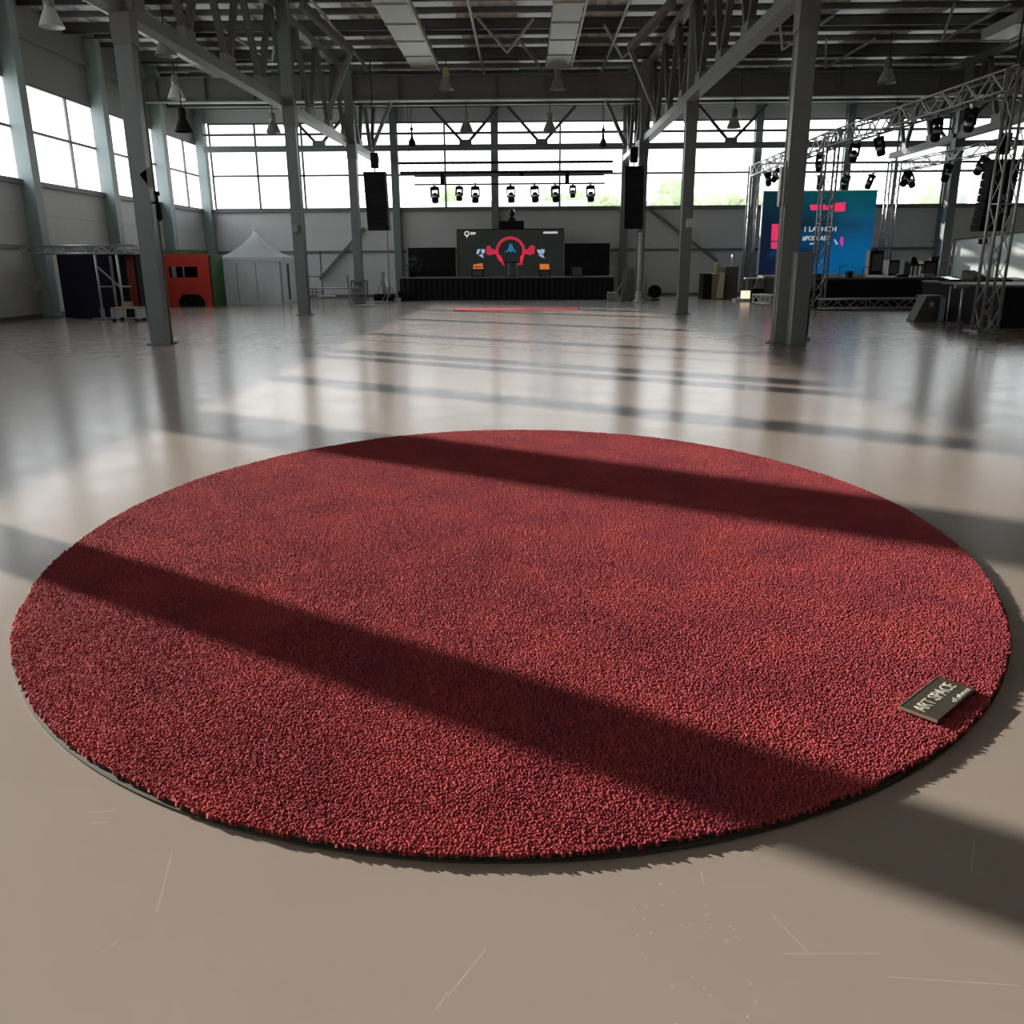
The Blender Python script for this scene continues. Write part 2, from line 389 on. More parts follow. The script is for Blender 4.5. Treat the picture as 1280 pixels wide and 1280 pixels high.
# wind girder along the back wall: heavy rail, thin rail and V webs
o = thing('wind_girder', 'long grey steel girder with V webs crossing the back windows', 'girder', (5.5, YB-.7, 6.75))
MB().box(XW+.5, XE, YB-.78, YB-.55, 6.60, 6.86).build('lower_chord', 'column_paint', o)
MB().box(XW+.5, XE, YB-.72, YB-.62, 7.30, 7.40).build('rail', 'mid_steel', o)
MB().box(XW+.5, XE, YB-.78, YB-.55, 8.45, 8.7).build('upper_chord', 'dark_steel', o)
for px_ in (399, 582, 677, 913, 1185):
    p = at(px_, 180, YB-.66)
    wb_ = MB()
    for s_ in (-1, 1): wb_.bar((p.x+s_*.12, YB-.66, 6.95), (p.x+s_*1.55, YB-.66, 8.45), .12, .12)
    wb_.build('web', 'dark_steel', o); MB().box(p.x-.28, p.x+.28, YB-.80, YB-.53, 6.8, 7.06).build('gusset', 'mid_steel', o)
# diagonal wind braces on back wall
for (p, q, lab) in (((455, 285), (400, 349), 'grey diagonal brace on the back wall left of the stage'), ((812, 262), (897, 327), 'grey diagonal brace on the back wall right of the stage')):
    P, Q = at(*p, YB-.15), at(*q, YB-.15)
    tag(MB().bar(P, Q, .16, .12).build('wall_brace', 'mid_steel'), lab, 'brace')

# roof purlins
y = 18.2; k = 0
while y < 42.2:
    deep = .30 if k % 3 == 1 else .15
    b = MB().box(XW, XE, y-.015, y+.015, ZR-deep, ZR).box(XW, XE, y-.06, y+.06, ZR-deep-.02, ZR-deep).box(XW, XE, y-.09, y+.09, ZR-.02, ZR)
    tag(b.build('roof_purlin', 'dark_steel' if k % 3 else 'mid_steel'), 'dark steel purlin running across under the roof sheets', 'purlin', 'purlins under the roof')
    y += 1.32; k += 1
# deep cross beam on the third row of columns and one nearer
for Y_, z0, z1, lab in ((36.3, 7.72, 8.62, 'deep dark beam crossing the hall above the far columns'),):
    b = MB().box(XW, XE, Y_-.02, Y_+.02, z0, z1).box(XW, XE, Y_-.16, Y_+.16, z0, z0+.05).box(XW, XE, Y_-.16, Y_+.16, z1-.05, z1)
    for i in range(22): b.box(XW+1+i*1.9, XW+1.03+i*1.9, Y_-.15, Y_+.15, z0, z1)
    tag(b.build('cross_beam', 'mid_steel'), lab, 'beam')
tag(MB().box(XW, XE, 39.6, 39.9, 8.1, 8.5).build('cross_beam', 'dark_steel'), 'slimmer dark beam crossing just in front of the back windows', 'beam')
tag(MB().box(XW+.6, XE-.4, 37.6, 38.3, 8.0, 8.28).build('air_duct', 'duct'), 'long pale duct running crosswise behind the deep beam', 'duct')

# ducts along the hall
for xd, y0, y1, w, lab in ((-3.75, 10, 35.0, .95, 'flat grey duct under the roof left of centre'), (1.25, 10, 35.0, .85, 'flat grey duct under the roof right of centre'),
                      (15.6, 12, 31.5, .9, 'flat grey duct under the roof at upper right'), (-11.7, 12, 36.0, .8, 'flat grey duct under the roof near the left wall')):
    o = thing('air_duct', lab, 'duct', (xd, (y0+y1)/2, 8.6))
    b = MB()
    n = int((y1-y0)/2)
    for i in range(n):
        ya = y0+(y1-y0)*i/n; yb_ = y0+(y1-y0)*(i+1)/n
        b.box(xd-w/2, xd+w/2, ya, yb_-.04, 8.56, 8.9)
    b.box(xd-w/2+.02, xd+w/2-.02, y0, y1, 8.58, 8.88)
    for i in range(n): yb_ = y0+(y1-y0)*(i+1)/n; b.box(xd-w/2-.03, xd+w/2+.03, yb_-.04, yb_, 8.53, 8.93)
    b.build('duct_body', 'duct', o)
    MB().box(xd+w/2+.03, xd+w/2+.09, y0, y1, 8.5, 8.56).build('cable_tray', 'white_paint', o)
# small service pipes
for xd, lab in ((-1.6, 'thin grey pipe under the roof between the two centre ducts'), (3.0, 'thin grey pipe under the roof beside the right columns'), (-6.0, 'thin grey pipe under the roof beside the left columns')):
    tag(MB().tube((xd, 12, 8.72), (xd, 42, 8.72), .05).build('roof_pipe', 'lamp_grey', smooth=True), lab, 'pipe')

# main columns
COL = {}
cl = {(-1, 0): 'steel column left of the rug nearer than the photo shows', (-1, 1): 'large grey steel column nearest on the left', (-1, 2): 'second grey steel column on the left, beside the white tent',
      (-1, 3): 'third grey steel column on the left, beside the hanging loudspeaker array',
      (1, 0): 'steel column right of the rug nearer than the photo shows', (1, 1): 'large grey steel column nearest on the right with a box at its foot',
      (1, 2): 'second grey steel column on the right, bright on its left face', (1, 3): 'third grey steel column on the right, beside the hanging loudspeaker array',
      (2, 3): 'far grey steel column behind the truss towers at right'}
cpos = {(-1, 0): (-7.62, 7.55), (-1, 1): (-7.58, 17.8), (-1, 2): (-7.13, 27.9), (-1, 3): (-6.9, 36.3),
        (1, 1): (5.13, 17.3), (1, 2): (4.98, 27.6), (1, 3): (4.72, 36.3), (2, 3): (17.1, 36.3)}
for key, (cx, cy) in cpos.items():
    o = thing('steel_column', cl[key], 'column', (cx, cy, 0), 'main steel columns'); w = .17
    b = MB().box(cx-w, cx+w, cy-w, cy-w+.025, 0, ZR-.3).box(cx-w, cx+w, cy+w-.025, cy+w, 0, ZR-.3)
    b.box(cx+w-.05, cx+w-.02, cy-w+.02, cy+w-.02, 0, ZR-.3).box(cx-w+.02, cx-w+.05, cy-w+.02, cy+w-.02, 0, ZR-.3)
    b.build('column_shaft', 'column_paint', o, bevel=.006)
    bp = MB().box(cx-.24, cx+.24, cy-.24, cy+.24, 0, .025).build('base_plate', 'mid_steel', o)
    cb = MB()
    for sx in (-1, 1):
        for sy in (-1, 1): cb.tube((cx+sx*.2, cy+sy*.2, .02), (cx+sx*.2, cy+sy*.2, .06), .02, n=6)
    cb.build('anchor_bolts', 'aluminium', bp)
    MB().box(cx-w-.015, cx+w+.015, cy-w-.015, cy+w+.015, 5.6, 6.2).build('bearing_bracket', 'mid_steel', o)
    if key == (-1, 1): MB().prism([(cx+.02, cy-w, 3.3), (cx+w+.09, cy-w, 3.45), (cx+w+.03, cy-w, 3.05)], (0, .1, 0)).build('bracket', 'mid_steel', o)
    if key == (-1, 2): MB().box(cx-.12, cx+.04, cy-w-.12, cy-w, 2.55, 2.75).build('junction_box', 'lamp_grey', o)
    if key == (1, 2): MB().box(cx-.02, cx+.16, cy-w-.12, cy-w, 2.6, 2.85).build('junction_box', 'white_paint', o)
    if key == (1, 1):
        MB().box(cx+.05, cx+.36, cy-w-.30, cy-w, 0, 1.75).build('cable_cover', 'column_paint', o, bevel=.01)
        MB().tube((cx-w-.03, cy-w+.05, .05), (cx-w-.03, cy-w+.05, 3.4), .025).build('conduit', 'lamp_grey', o)
        MB().box(cx-w-.10, cx-w, cy-.1, cy+.05, 2.6, 3.3).build('junction_box', 'lamp_grey', o)
    COL[key] = (cx, cy)

# longitudinal roof trusses on the column rows
def truss(x0, x1, y0, y1, lab, cm='column_paint', step=2.55, zt=8.85, zb=6.14):
    o = thing('roof_truss', lab, 'truss', ((x0+x1)/2, (y0+y1)/2, zb), 'roof trusses along the column rows')
    X = lambda y_: x0+(x1-x0)*(y_-y0)/(y1-y0)
    P = lambda y_, z: Vector((X(y_), y_, z))
    MB().bar(P(y0, zb+.11), P(y1, zb+.11), .30, .24).build('lower_chord', cm, o)
    MB().bar(P(y0, zt), P(y1, zt), .26, .22).build('upper_chord', 'mid_steel', o)
    n = round((y1-y0)/step); s_ = (y1-y0)/n
    for i in range(n):
        ya = y0+i*s_; ym = ya+s_/2
        MB().bar(P(ya+.1, zt-.1), P(ym-.05, zb+.24), .15, .15).bar(P(ym+.05, zb+.24), P(ya+s_-.1, zt-.1), .15, .15).build('web', 'dark_steel', o)
        MB().box(X(ym)-.1, X(ym)+.1, ym-.32, ym+.32, zb+.18, zb+.5).build('gusset', 'mid_steel', o)
xl = lambda y_: -7.55+(y_-17.8)*(.55/18.5)
truss(xl(2)-.1, -6.95, 2, 42.6, 'grey roof truss along the left row of columns')
truss(5.15, 4.75, 2, 42.6, 'grey roof truss along the right row of columns')
truss(17.1, 17.1, 14, 42.6, 'dark roof truss above the truss towers at far right', 'dark_steel')
# inner sloping members beside the column rows
for (x_, s_) in ((-6.55, 1), (4.35, -1)):
    for (ya, yb_) in ((27.9, 31.5), (36.5, 40)):
        tag(MB().bar((x_, ya, 8.9), (x_+s_*1.0, yb_-1.5, 8.1), .2, .2).bar((x_+s_*1.0, yb_-1.5, 8.1), (x_+s_*.1, yb_-1.3, 6.35), .13, .13).build('knee_brace', 'mid_steel'),
            'bent grey brace beside the %s %s column top' % ('second' if ya < 30 else 'third', 'left' if s_ > 0 else 'right'), 'brace')

# cross braces / small hangers in the roof
for i, (x_, y_) in enumerate([(-1.5, 30), (-.2, 33), (2.6, 31), (8, 30), (10.5, 33), (-10, 31), (13, 29)]):
    tag(MB().bar((x_, y_, ZR-.3), (x_+.9, y_+2.6, ZR-.75), .07, .07).bar((x_+1.8, y_+.2, ZR-.3), (x_+.9, y_+2.6, ZR-.75), .07, .07).build('roof_bracing', 'lamp_grey'),
        'thin V shaped rod bracing under the roof sheets', 'brace', 'rod bracing under the roof')

# ------------------------------------------------------------------ pendant lamps
def lamp_proto(shade, col, dark):
    o = thing('pendant_lamp', 'x', 'lamp', (0, 0, 0), 'industrial pendant lamps')
    MB().lathe((0, 0, 0), [(.30, 0), (.29, .03), (.20, .26), (.12, .42), (.10, .46), (.095, .46), (.19, .25), (.28, .01)], 20, False).build('lamp_shade', shade, o, True)
    MB().lathe((0, 0, .42), [(.11, 0), (.13, .03), (.13, .28), (.08, .34)], 14).build('ballast', col, o, True)
    MB().lathe((0, 0, .1), [(.05, 0), (.08, .08), (.05, .2), (.04, .3)], 10).build('bulb', 'white_paint', o, True)
    MB().tube((0, 0, .74), (0, 0, 1.15), .02, n=6).build('rod', 'cable', o)
    return o
PA = None
lamps = [(558, 112, 35.4, 'lamp_grey', 'lamp_yellow', 'yellowish pendant lamp at the end of the left centre duct'),
         (583, 165, 39.2, 'lamp_grey', 'lamp_grey', 'grey bell pendant lamp above the left side of the stage'),
         (697, 112, 35.4, 'lamp_grey', 'lamp_grey', 'pale pendant lamp at the end of the right centre duct'),
         (687, 165, 39.2, 'lamp_grey', 'lamp_grey', 'grey bell pendant lamp above the right side of the stage'),
         (1108, 104, 31.0, 'lamp_grey', 'mid_steel', 'grey bell pendant lamp right of the near right column'),
         (917, 160, 38.8, 'lamp_grey', 'mid_steel', 'grey bell pendant lamp left of the near right column'),
         (1118, 157, 38.8, 'lamp_grey', 'mid_steel', 'grey bell pendant lamp above the right truss tower'),
         (342, 166, 37.5, 'lamp_grey', 'lamp_grey', 'grey bell pendant lamp left of the second left column'),
         (230, 165, 31.0, 'black', 'black', 'black bell pendant lamp in front of the left windows'),
         (208, 70, 25.5, 'lamp_grey', 'lamp_yellow', 'yellowish pendant lamp beside the near left column'),
         (221, 124, 31.5, 'white_paint', 'lamp_grey', 'whitish bell pendant lamp above the black one'),
         (65, 34, 23.5, 'white_paint', 'lamp_grey', 'whitish pendant lamp at the top left corner')]
pc = {}
for (px_, py_, Y_, sh, bc, lab) in lamps:
    key = (sh, bc); p = at(px_, py_, Y_); p.z = min(p.z, ZR-.8)
    if key not in pc:
        pc[key] = lamp_proto(sh, bc, 0); o = pc[key]; o.location = p; o['label'] = lab
    else: o = dup(pc[key], p, label=lab)
# suspension rods for those lamps that hang well below the roof
for (px_, py_, Y_, sh, bc, lab) in lamps:
    p = at(px_, py_, Y_); zt = ZR-.26
    if p.z+1.15 < zt:
        o = [x_ for x_ in C.objects if x_.get('label') == lab][0]
        MB().tube((0, 0, 1.1), (0, 0, zt-p.z), .012, n=5).build('hanger_wire', 'cable', None).parent = o
for (px_, py_, Y_, lab) in ((515, 176, 40.5, 'small dark spot lamp hanging above the stage at left'), (754, 177, 40.5, 'small dark spot lamp hanging above the stage at right')):
    p = at(px_, py_, Y_)
    tag(MB().lathe(p, [(.10, -.25), (.17, -.15), (.13, 0), (.06, .12), (.03, .4), (.09, .48), (.03, .56), (.02, .7)], 10).tube(p+Vector((0, 0, .6)), (p.x, p.y, 8.8), .012, n=5).build('hanging_spotlight', 'black', smooth=True), lab, 'spotlight')
p0, p1 = at(196, 242, 17.8), at(198, 276, 17.8)
o = thing('hanging_microphone', 'slim black device fixed to the right side of the near left column', 'microphone', (p0.x, p0.y, p1.z))
MB().lathe((p0.x, p0.y, p1.z), [(.03, 0), (.055, .05), (.05, .25), (.03, .34)], 10).build('device_body', 'black', o, True)
MB().tube((p0.x, p0.y, p1.z+.3), (p0.x, p0.y, p0.z), .02, n=6).lathe((p0.x, p0.y, p0.z-.04), [(.05, 0), (.06, .04), (.05, .08)], 8).build('holder', 'black', o)
MB().box(-7.42, p0.x, p0.y-.02, p0.y+.02, p1.z+.32, p1.z+.36).build('arm', 'black', o)

# ------------------------------------------------------------------ box trusses
def box_truss(name, p, q, w, lab, cat='truss', group=None, step=None, chord_r=.028, mat_='aluminium', plate=False, lace_r=None):
    p, q = Vector(p), Vector(q); d = q-p; ln = d.length; d.normalize()
    ref = Vector((0, 0, 1)) if abs(d.z) < .9 else Vector((0, 1, 0))
    a_ = d.cross(ref).normalized(); b_ = a_.cross(d).normalized()
    o = thing(name, lab, cat, p, group)
    cs = [a_*w/2*sx+b_*w/2*sy for sx, sy in ((-1, -1), (1, -1), (1, 1), (-1, 1))]
    for c_ in cs: MB().tube(p+c_, q+c_, chord_r, n=8).build('chord', mat_, o, True)
    step = step or w; n = max(2, round(ln/step)); lb = MB(); s_ = ln/n; lr = lace_r or chord_r*.5
    for f in range(4):
        c0, c1 = cs[f], cs[(f+1) % 4]
        for i in range(n):
            A, B = (c0, c1) if i % 2 == 0 else (c1, c0)
            lb.bar(p+A+d*(i*s_), p+B+d*((i+1)*s_), lr*2)
        for i in (0, n//2, n): lb.bar(p+c0+d*(i*s_), p+c1+d*(i*s_), lr*2.2)
    lb.build('lacing', mat_, o)
    if plate: MB().box(p.x-w*.85, p.x+w*.85, p.y-w*.85, p.y+w*.85, p.z-.01, p.z+.02).build('base_plate', mat_, o)
    return o
TX = 10.55
gA = gp(1020, 389); gC = gp(1229, 420)
YA, YC, YBk = 29.6, 20.0, 39.4
XA = gp(1020, 389).x*YA/gA.y; XC = gC.x*YC/gC.y
XB = at(932, 370, YBk).x
XD = at(1105, 325, 38.0).x
zA = at(1040, 186, YA).z; zC = at(1262, 118, YC).z; zB = at(938, 213, YBk).z
ZT = 5.32
box_truss('truss_tower', (XA, YA, .02), (XA, YA, ZT+.22), .38, 'silver truss tower in front of the blue screen', 'truss tower', 'truss towers', plate=True, chord_r=.034, step=.55, lace_r=.009)
box_truss('truss_tower', (XC, YC, .02), (XC, YC, ZT+.22), .38, 'tall silver truss tower nearest, at the right edge', 'truss tower', 'truss towers', plate=True, chord_r=.034, step=.55, lace_r=.009)
box_truss('truss_tower', (XB, YBk, .02), (XB, YBk, ZT+.22), .38, 'silver truss tower at the left end of the blue screen', 'truss tower', 'truss towers', plate=True, chord_r=.034, step=.55, lace_r=.009)
ZDK = at(1080, 347, 31.0).z
box_truss('truss_tower', (XD, 38.0, ZDK+.01), (XD, 38.0, ZT+.22), .38, 'silver truss tower right of the blue screen', 'truss tower', 'truss towers', plate=True, chord_r=.034, step=.55, lace_r=.009)
box_truss('truss_span', (XB, YBk-.3, ZT), (XA, YA, ZT), .42, 'overhead silver truss span from the screen tower to the middle tower', 'truss', 'overhead truss spans', step=.5)
box_truss('truss_span', (XA, YA-.3, ZT), (XC, YC+.3, ZT), .42, 'overhead silver truss span rising towards the upper right corner', 'truss', 'overhead truss spans', step=.5)
zb1 = at(1060, 209, 38.9).z
box_truss('truss_span', (XB+.3, 38.9, zb1), (at(1236, 209, 38.9).x, 38.9, zb1), .36, 'level silver truss span crossing above the blue screen', 'truss', 'overhead truss spans', step=.6, chord_r=.03, lace_r=.008)
P = at(1132, 207, 37.6); Q = gp(1262, 179, P.z)
box_truss('truss_span', P, Q, .36, 'overhead silver truss span from the right screen tower to the right', 'truss', 'overhead truss spans', step=.6, chord_r=.025)

# ------------------------------------------------------------------ moving head lights
def head_proto():
    o = thing('moving_head_light', 'x', 'stage light', (0, 0, 0), 'moving head stage lights')     # origin at the clamp, hangs down
    MB().box(-.05, .05, -.04, .04, -.06, .08).build('clamp', 'aluminium', o)
    MB().lathe((0, 0, -.16), [(.17, 0), (.19, .02), (.19, .09), (.12, .11)], 12).build('base', 'black', o, True)
    y_ = MB().box(-.19, -.15, -.06, .06, -.50, -.14).box(.15, .19, -.06, .06, -.50, -.14).box(-.19, .19, -.07, .07, -.20, -.14)
    y_.build('yoke', 'black', o)
    hd = MB().lathe((0, 0, -.72), [(.10, 0), (.145, .05), (.15, .14), (.14, .28), (.10, .38), (.05, .42)], 14).build('head', 'black', o, True)
    MB().lathe((0, 0, -.50), [(.152, 0), (.156, .02), (.156, .07), (.152, .09)], 14).build('trim_ring', 'lens', hd, True)
    return o
hp = None
def place_head(p, rot, lab, s=1.0):
    global hp
    if hp is None:
        hp = head_proto(); hp.location = p; hp.rotation_euler = rot; hp.scale = (s,)*3; hp['label'] = lab
    else: dup(hp, p, rot, lab, scale=s)

# centre stage bars
YS = 38.6
rows = [(203, 498, 766), (215, 500, 766), (219.5, 518, 755), (230, 518, 756)]
nm = ['long black lighting bar, topmost of those over the stage', 'long black lighting bar, second from the top over the stage',
      'thin grey lighting bar, third from the top over the stage', 'thin black lighting bar carrying the stage lights']
bars = []
for i, (py_, xa, xb) in enumerate(rows):
    A, B = at(xa, py_, YS), at(xb, py_, YS); z = (A.z+B.z)/2; bars.append((A.x, B.x, z))
    r = (.055, .055, .035, .035)[i]
    o = tag(MB().tube((A.x, YS, z), (B.x, YS, z), r).build('lighting_bar', 'black' if i != 2 else 'mid_steel', smooth=True), nm[i], 'lighting bar', 'lighting bars over the stage')
b = MB(); n = 60
for i in range(n):
    xa = bars[0][0]+.1+(bars[0][1]-bars[0][0]-.2)*i/n; xb = bars[0][0]+.1+(bars[0][1]-bars[0][0]-.2)*(i+1)/n
    za, zb_ = (bars[0][2], bars[1][2]) if i % 2 else (bars[1][2], bars[0][2])
    b.bar((xa, YS, za), (xb, YS, zb_), .014)
tag(b.build('bar_lacing', 'lamp_grey'), 'fine lacing between the two upper lighting bars', 'lacing')
for px_, zt_, zb_, lab in ((553, 1, 3, 'left'), (652, 1, 2, 'middle'), (709, 1, 3, 'right')):
    p = at(px_, 220, YS)
    tag(MB().box(p.x-.09, p.x+.09, YS-.07, YS+.07, bars[zb_][2]-.02, bars[zt_][2]+.02).build('bar_hanger', 'black'), 'short black hanger block between the lighting bars, the %s one' % lab, 'hanger')
for px_, lab in ((512, 'left'), (752, 'right')):
    p = at(px_, 203, YS)
    tag(MB().tube((p.x, YS, bars[0][2]), (p.x, YS, ZR-.3), .012, n=5).build('suspension_cable', 'cable'), 'thin cable holding the %s end of the lighting bars' % lab, 'cable')
nth = ['first', 'second', 'third', 'fourth', 'fifth', 'sixth', 'seventh', 'eighth']
for i, (px_, sc_) in enumerate([(543, 1), (574, .88), (594, 1), (638, 1), (668, 1), (694, 1), (716, .75), (738, 1)]):
    p = at(px_, 230, YS); place_head((p.x, YS, bars[3][2]-.03), (0, D(random.uniform(-4, 4)), random.uniform(-.5, .5)), nth[i]+' stage light from the left under the centre lighting bars', sc_)
# right truss lights
th = [((960, 207), 'T', 'black stage light under the truss left of the near right column'), ((976, 199), 'T', 'black stage light close to the left edge of the near right column'),
      ((1026, 186), 'T', 'black stage light just right of the near right column'),
      ((1070, 172), 'T', 'black stage light on the truss above the middle of the blue screen'), ((1098, 160), 'T', 'black tilted stage light on the truss above the right of the blue screen'),
      ((1172, 140), 'T', 'black stage light high on the rising truss'), ((1216, 124), 'T', 'large black stage light high near the tall right tower'),
      ((1027, 212), 'B', 'small black stage light on the level span beside the middle tower'), ((1060, 212), 'B', 'black stage light on the level span over the screen'),
      ((1092, 212), 'B', 'pale faced stage light on the level span over the screen corner'), ((1136, 212), 'B', 'black stage light on the level span at the right tower'),
      ((1137, 186), 'R', 'black stage light at the top of the right screen tower'), ((1188, 202), 'R', 'round black stage light hanging alone against the right window'),
      ((1236, 186), 'R', 'black stage light beside the big right loudspeaker')]
for (q, kind, lab) in th:
    d_ = ray(*q)
    if kind == 'T':
        t = (ZT-.21-H)/d_.z; Pz = CAM+d_*t; X0 = XA+(XC-XA)*(YA-Pz.y)/(YA-YC) if Pz.y < YA else XA
        # slide along the span so that it stays on the truss
        t = 0; best = None
        for yy in [YC+.5+i*.05 for i in range(int((YBk-YC-1)/.05))]:
            xx = XA+(XC-XA)*(YA-yy)/(YA-YC) if yy < YA else XA+(XB-XA)*(yy-YA)/(YBk-YA)
            v = Vector((xx, yy, ZT-.3))-CAM; sx = 640+F*v.dot(rt)/v.dot(fw)
            if best is None or abs(sx-q[0]) < best[0]: best = (abs(sx-q[0]), xx, yy)
        p = Vector((best[1], best[2], ZT-.29)); s_ = .8
    elif kind == 'B': p = at(q[0], q[1], 38.9); p.z = zb1-.26; s_ = .9
    else:
        best = None
        for i in range(100):
            v0 = P.lerp(Q, i/100); v = v0-CAM; sx = 640+F*v.dot(rt)/v.dot(fw)
            if best is None or abs(sx-q[0]) < best[0]: best = (abs(sx-q[0]), v0)
        p = best[1].copy(); p.z -= .26; s_ = .95
    place_head(p, (D(random.uniform(-25, 25)), D(random.uniform(-35, 35)), random.uniform(0, 3)), lab, s_)

# ------------------------------------------------------------------ line arrays
def line_array(px0, py0, px1, py1, Y_, n, w, lab, top):
    A, B = at(px0, py0, Y_), at(px1, py1, Y_); z0, z1 = A.z, B.z
    o = thing('line_array_loudspeaker', lab, 'loudspeaker', (A.x, Y_, z1), 'hanging line arrays')
    h = (z0-z1)/n
    for i in range(n):
        t = (i+.5)/n; xc = A.x+(B.x-A.x)*t; yc = Y_+.1*t*t; zc = z0-(i+.5)*h
        MB().prism([(xc-w/2, yc-.28, zc-h*.495), (xc-w/2, yc+.25, zc-h*.47), (xc-w/2, yc+.25, zc+h*.47), (xc-w/2, yc-.28, zc+h*.495)], (w, 0, 0)).build('cabinet', 'black', o, bevel=.012)
    fb = MB().box(A.x-w/2, A.x-w/2+.06, Y_-.3, Y_+.3, z0, z0+.1).box(A.x+w/2-.06, A.x+w/2, Y_-.3, Y_+.3, z0, z0+.1).box(A.x-w/2, A.x+w/2, Y_-.04, Y_+.04, z0+.02, z0+.12)
    fb.build('flying_frame', 'black', o)
    MB().box(A.x-.14, A.x+.14, Y_-.12, Y_+.12, z0+.25, z0+.8).build('chain_hoist', 'black', o, bevel=.03)
    MB().tube((A.x, Y_, z0+.1), (A.x, Y_, top), .025, n=6).build('chain', 'cable', o)
line_array(469, 219, 474, 288, 34.8, 9, .82, 'tall black line array hanging beside the third left column', 8.8)
line_array(792, 212, 791, 286, 34.8, 9, .72, 'tall black line array hanging beside the third right column', 8.8)
line_array(1252, 205, 1236, 289, 25.5, 9, .75, 'large black line array hanging near the right edge', 8.8)

# ------------------------------------------------------------------ centre stage
Yst = 38.7
xa, xb = at(500, 360, Yst).x, at(767, 360, Yst).x; zst = at(640, 346, Yst).z
o = thing('stage_platform', 'long low black draped stage in the centre of the back wall', 'stage', ((xa+xb)/2, Yst+1.7, 0))
MB().box(xa, xb, Yst+.03, 42.3, 0, zst-.06).build('skirt', 'black_cloth', o)
n = 40; b = MB(); vs = []; fs = []
for i in range(n*4+1):
    x_ = xa+(xb-xa)*i/(n*4); dy = .018*math.sin(i*PI/2)
    vs += [(x_, Yst+dy-.01, 0.01), (x_, Yst+dy-.01, zst-.06)]
for i in range(n*4): fs.append((2*i, 2*i+2, 2*i+3, 2*i+1))
b.add(vs, fs).build('skirt_pleats', 'black_cloth', o)
MB().box(xa-.02, xb+.02, Yst-.04, 42.3, zst-.06, zst).build('deck', 'mid_steel', o)
YL = 41.2
def pt(px_, py_, Y_=None): return at(px_, py_, Y_ or YL)
s0, s1 = pt(572, 345), pt(705, 285.5)
# bring LED wall down on the deck
sx0, sx1, sz1 = s0.x, s1.x, s1.z
o = thing('led_screen', 'dark LED wall with a red ring emblem on the centre stage', 'LED screen', ((sx0+sx1)/2, YL, zst))
MB().box(sx0, sx1, YL, YL+.15, zst+.004, sz1).build('screen_panel', 'screen_dark', o)
MB().box(sx0, sx1, YL-.02, YL, sz1-.04, sz1).box(sx0, sx0+.03, YL-.02, YL, zst, sz1).box(sx1-.03, sx1, YL-.02, YL, zst, sz1).build('screen_edge', 'black', o)
MB().box(sx0+.3, sx1-.3, YL+.15, YL+.6, zst, zst+.1).bar((sx0+.6, YL+.2, sz1-.2), (sx0+.6, YL+.6, zst), .06).bar((sx1-.6, YL+.2, sz1-.2), (sx1-.6, YL+.6, zst), .06).build('rear_frame', 'mid_steel', o)
YG = YL-.012
def g2(px_, py_): p_ = at(px_, py_, YG); return (p_.x, p_.z)
def poly(bm_, pts, dy=0, th=.012):
    bm_.prism([(g2(*p_)[0], YG+dy, g2(*p_)[1]) for p_ in pts], (0, th, 0)); return bm_
def ring(bm_, cx, cy, ro, ri, a0, a1, n=28, dy=0, sx=1.0):
    for i in range(n):
        t0, t1 = a0+(a1-a0)*i/n, a0+(a1-a0)*(i+1)/n
        poly(bm_, [(cx+sx*ro*math.cos(t0), cy-ro*math.sin(t0)), (cx+sx*ro*math.cos(t1), cy-ro*math.sin(t1)), (cx+sx*ri*math.cos(t1), cy-ri*math.sin(t1)), (cx+sx*ri*math.cos(t0), cy-ri*math.sin(t0))], dy)
    return bm_
b = ring(MB(), 638, 314, 18.5, 15, D(-48), D(228))
poly(b, [(608, 308), (612, 307), (615, 311), (621, 313), (621, 317), (612, 319), (608, 318)])
poly(b, [(669, 308), (664, 306), (660, 311), (655, 313), (655, 317), (662, 319), (668, 317)])
poly(b, [(623, 319), (626, 319), (631, 332), (628, 331)]); poly(b, [(654, 319), (651, 319), (647, 331), (653, 331)])
b.build('ring_emblem', 'screen_red', o)
b = poly(MB(), [(635.5, 311), (637, 305), (640, 305), (642, 311), (646, 316), (640, 313.5), (638, 316), (636, 313.5), (630, 316.5)])
b.build('centre_mark', 'screen_blue', o)
b = MB()
for cx_, s_ in ((601.5, -1), (676, 1)):
    poly(b, [(cx_-5, 312), (cx_-1, 311), (cx_-3, 317), (cx_-6, 318)] if s_ < 0 else [(cx_-5, 312), (cx_-1, 312), (cx_+1, 318), (cx_-3, 317)])
    poly(b, [(cx_, 311), (cx_+5, 312), (cx_+4, 317), (cx_, 316)]); poly(b, [(cx_-3, 319), (cx_+2, 317), (cx_+5-(.0 if s_ > 0 else 2), 323), (cx_, 321)])
b.build('side_marks', 'screen_pale', o)
b = poly(MB(), [(592, 330.5), (603, 329), (604, 337), (591, 338.5)]); poly(b, [(674.5, 330), (686, 330), (687, 337), (675, 337.5)]); b.build('orange_boxes', 'screen_orange', o)
b = MB()
for i in range(4): poly(b, [(593.3+i*2.4, 332.6), (594.9+i*2.4, 332.4), (594.9+i*2.4, 334.6), (593.3+i*2.4, 334.8)], -.012)
b.build('box_lettering', 'screen_dark', o)
b = ring(MB(), 583.5, 292, 3.4, 1.8, 0, 2*PI, 14); poly(b, [(588, 290), (595, 290.5), (594, 293), (588, 293.5)]); poly(b, [(583, 294), (585, 295), (583, 298)])
poly(b, [(679, 289.5), (697, 289.2), (697, 292), (679, 292)]); b.build('white_lettering', 'screen_white', o)
b = MB()
for r_ in (322.8, 325.6):
    for i in range(4): poly(b, [(632+i*3.1, r_), (634.5+i*3.1, r_), (634.5+i*3.1, r_+2), (632+i*3.1, r_+2)])
b.build('centre_lettering', 'screen_white', o)
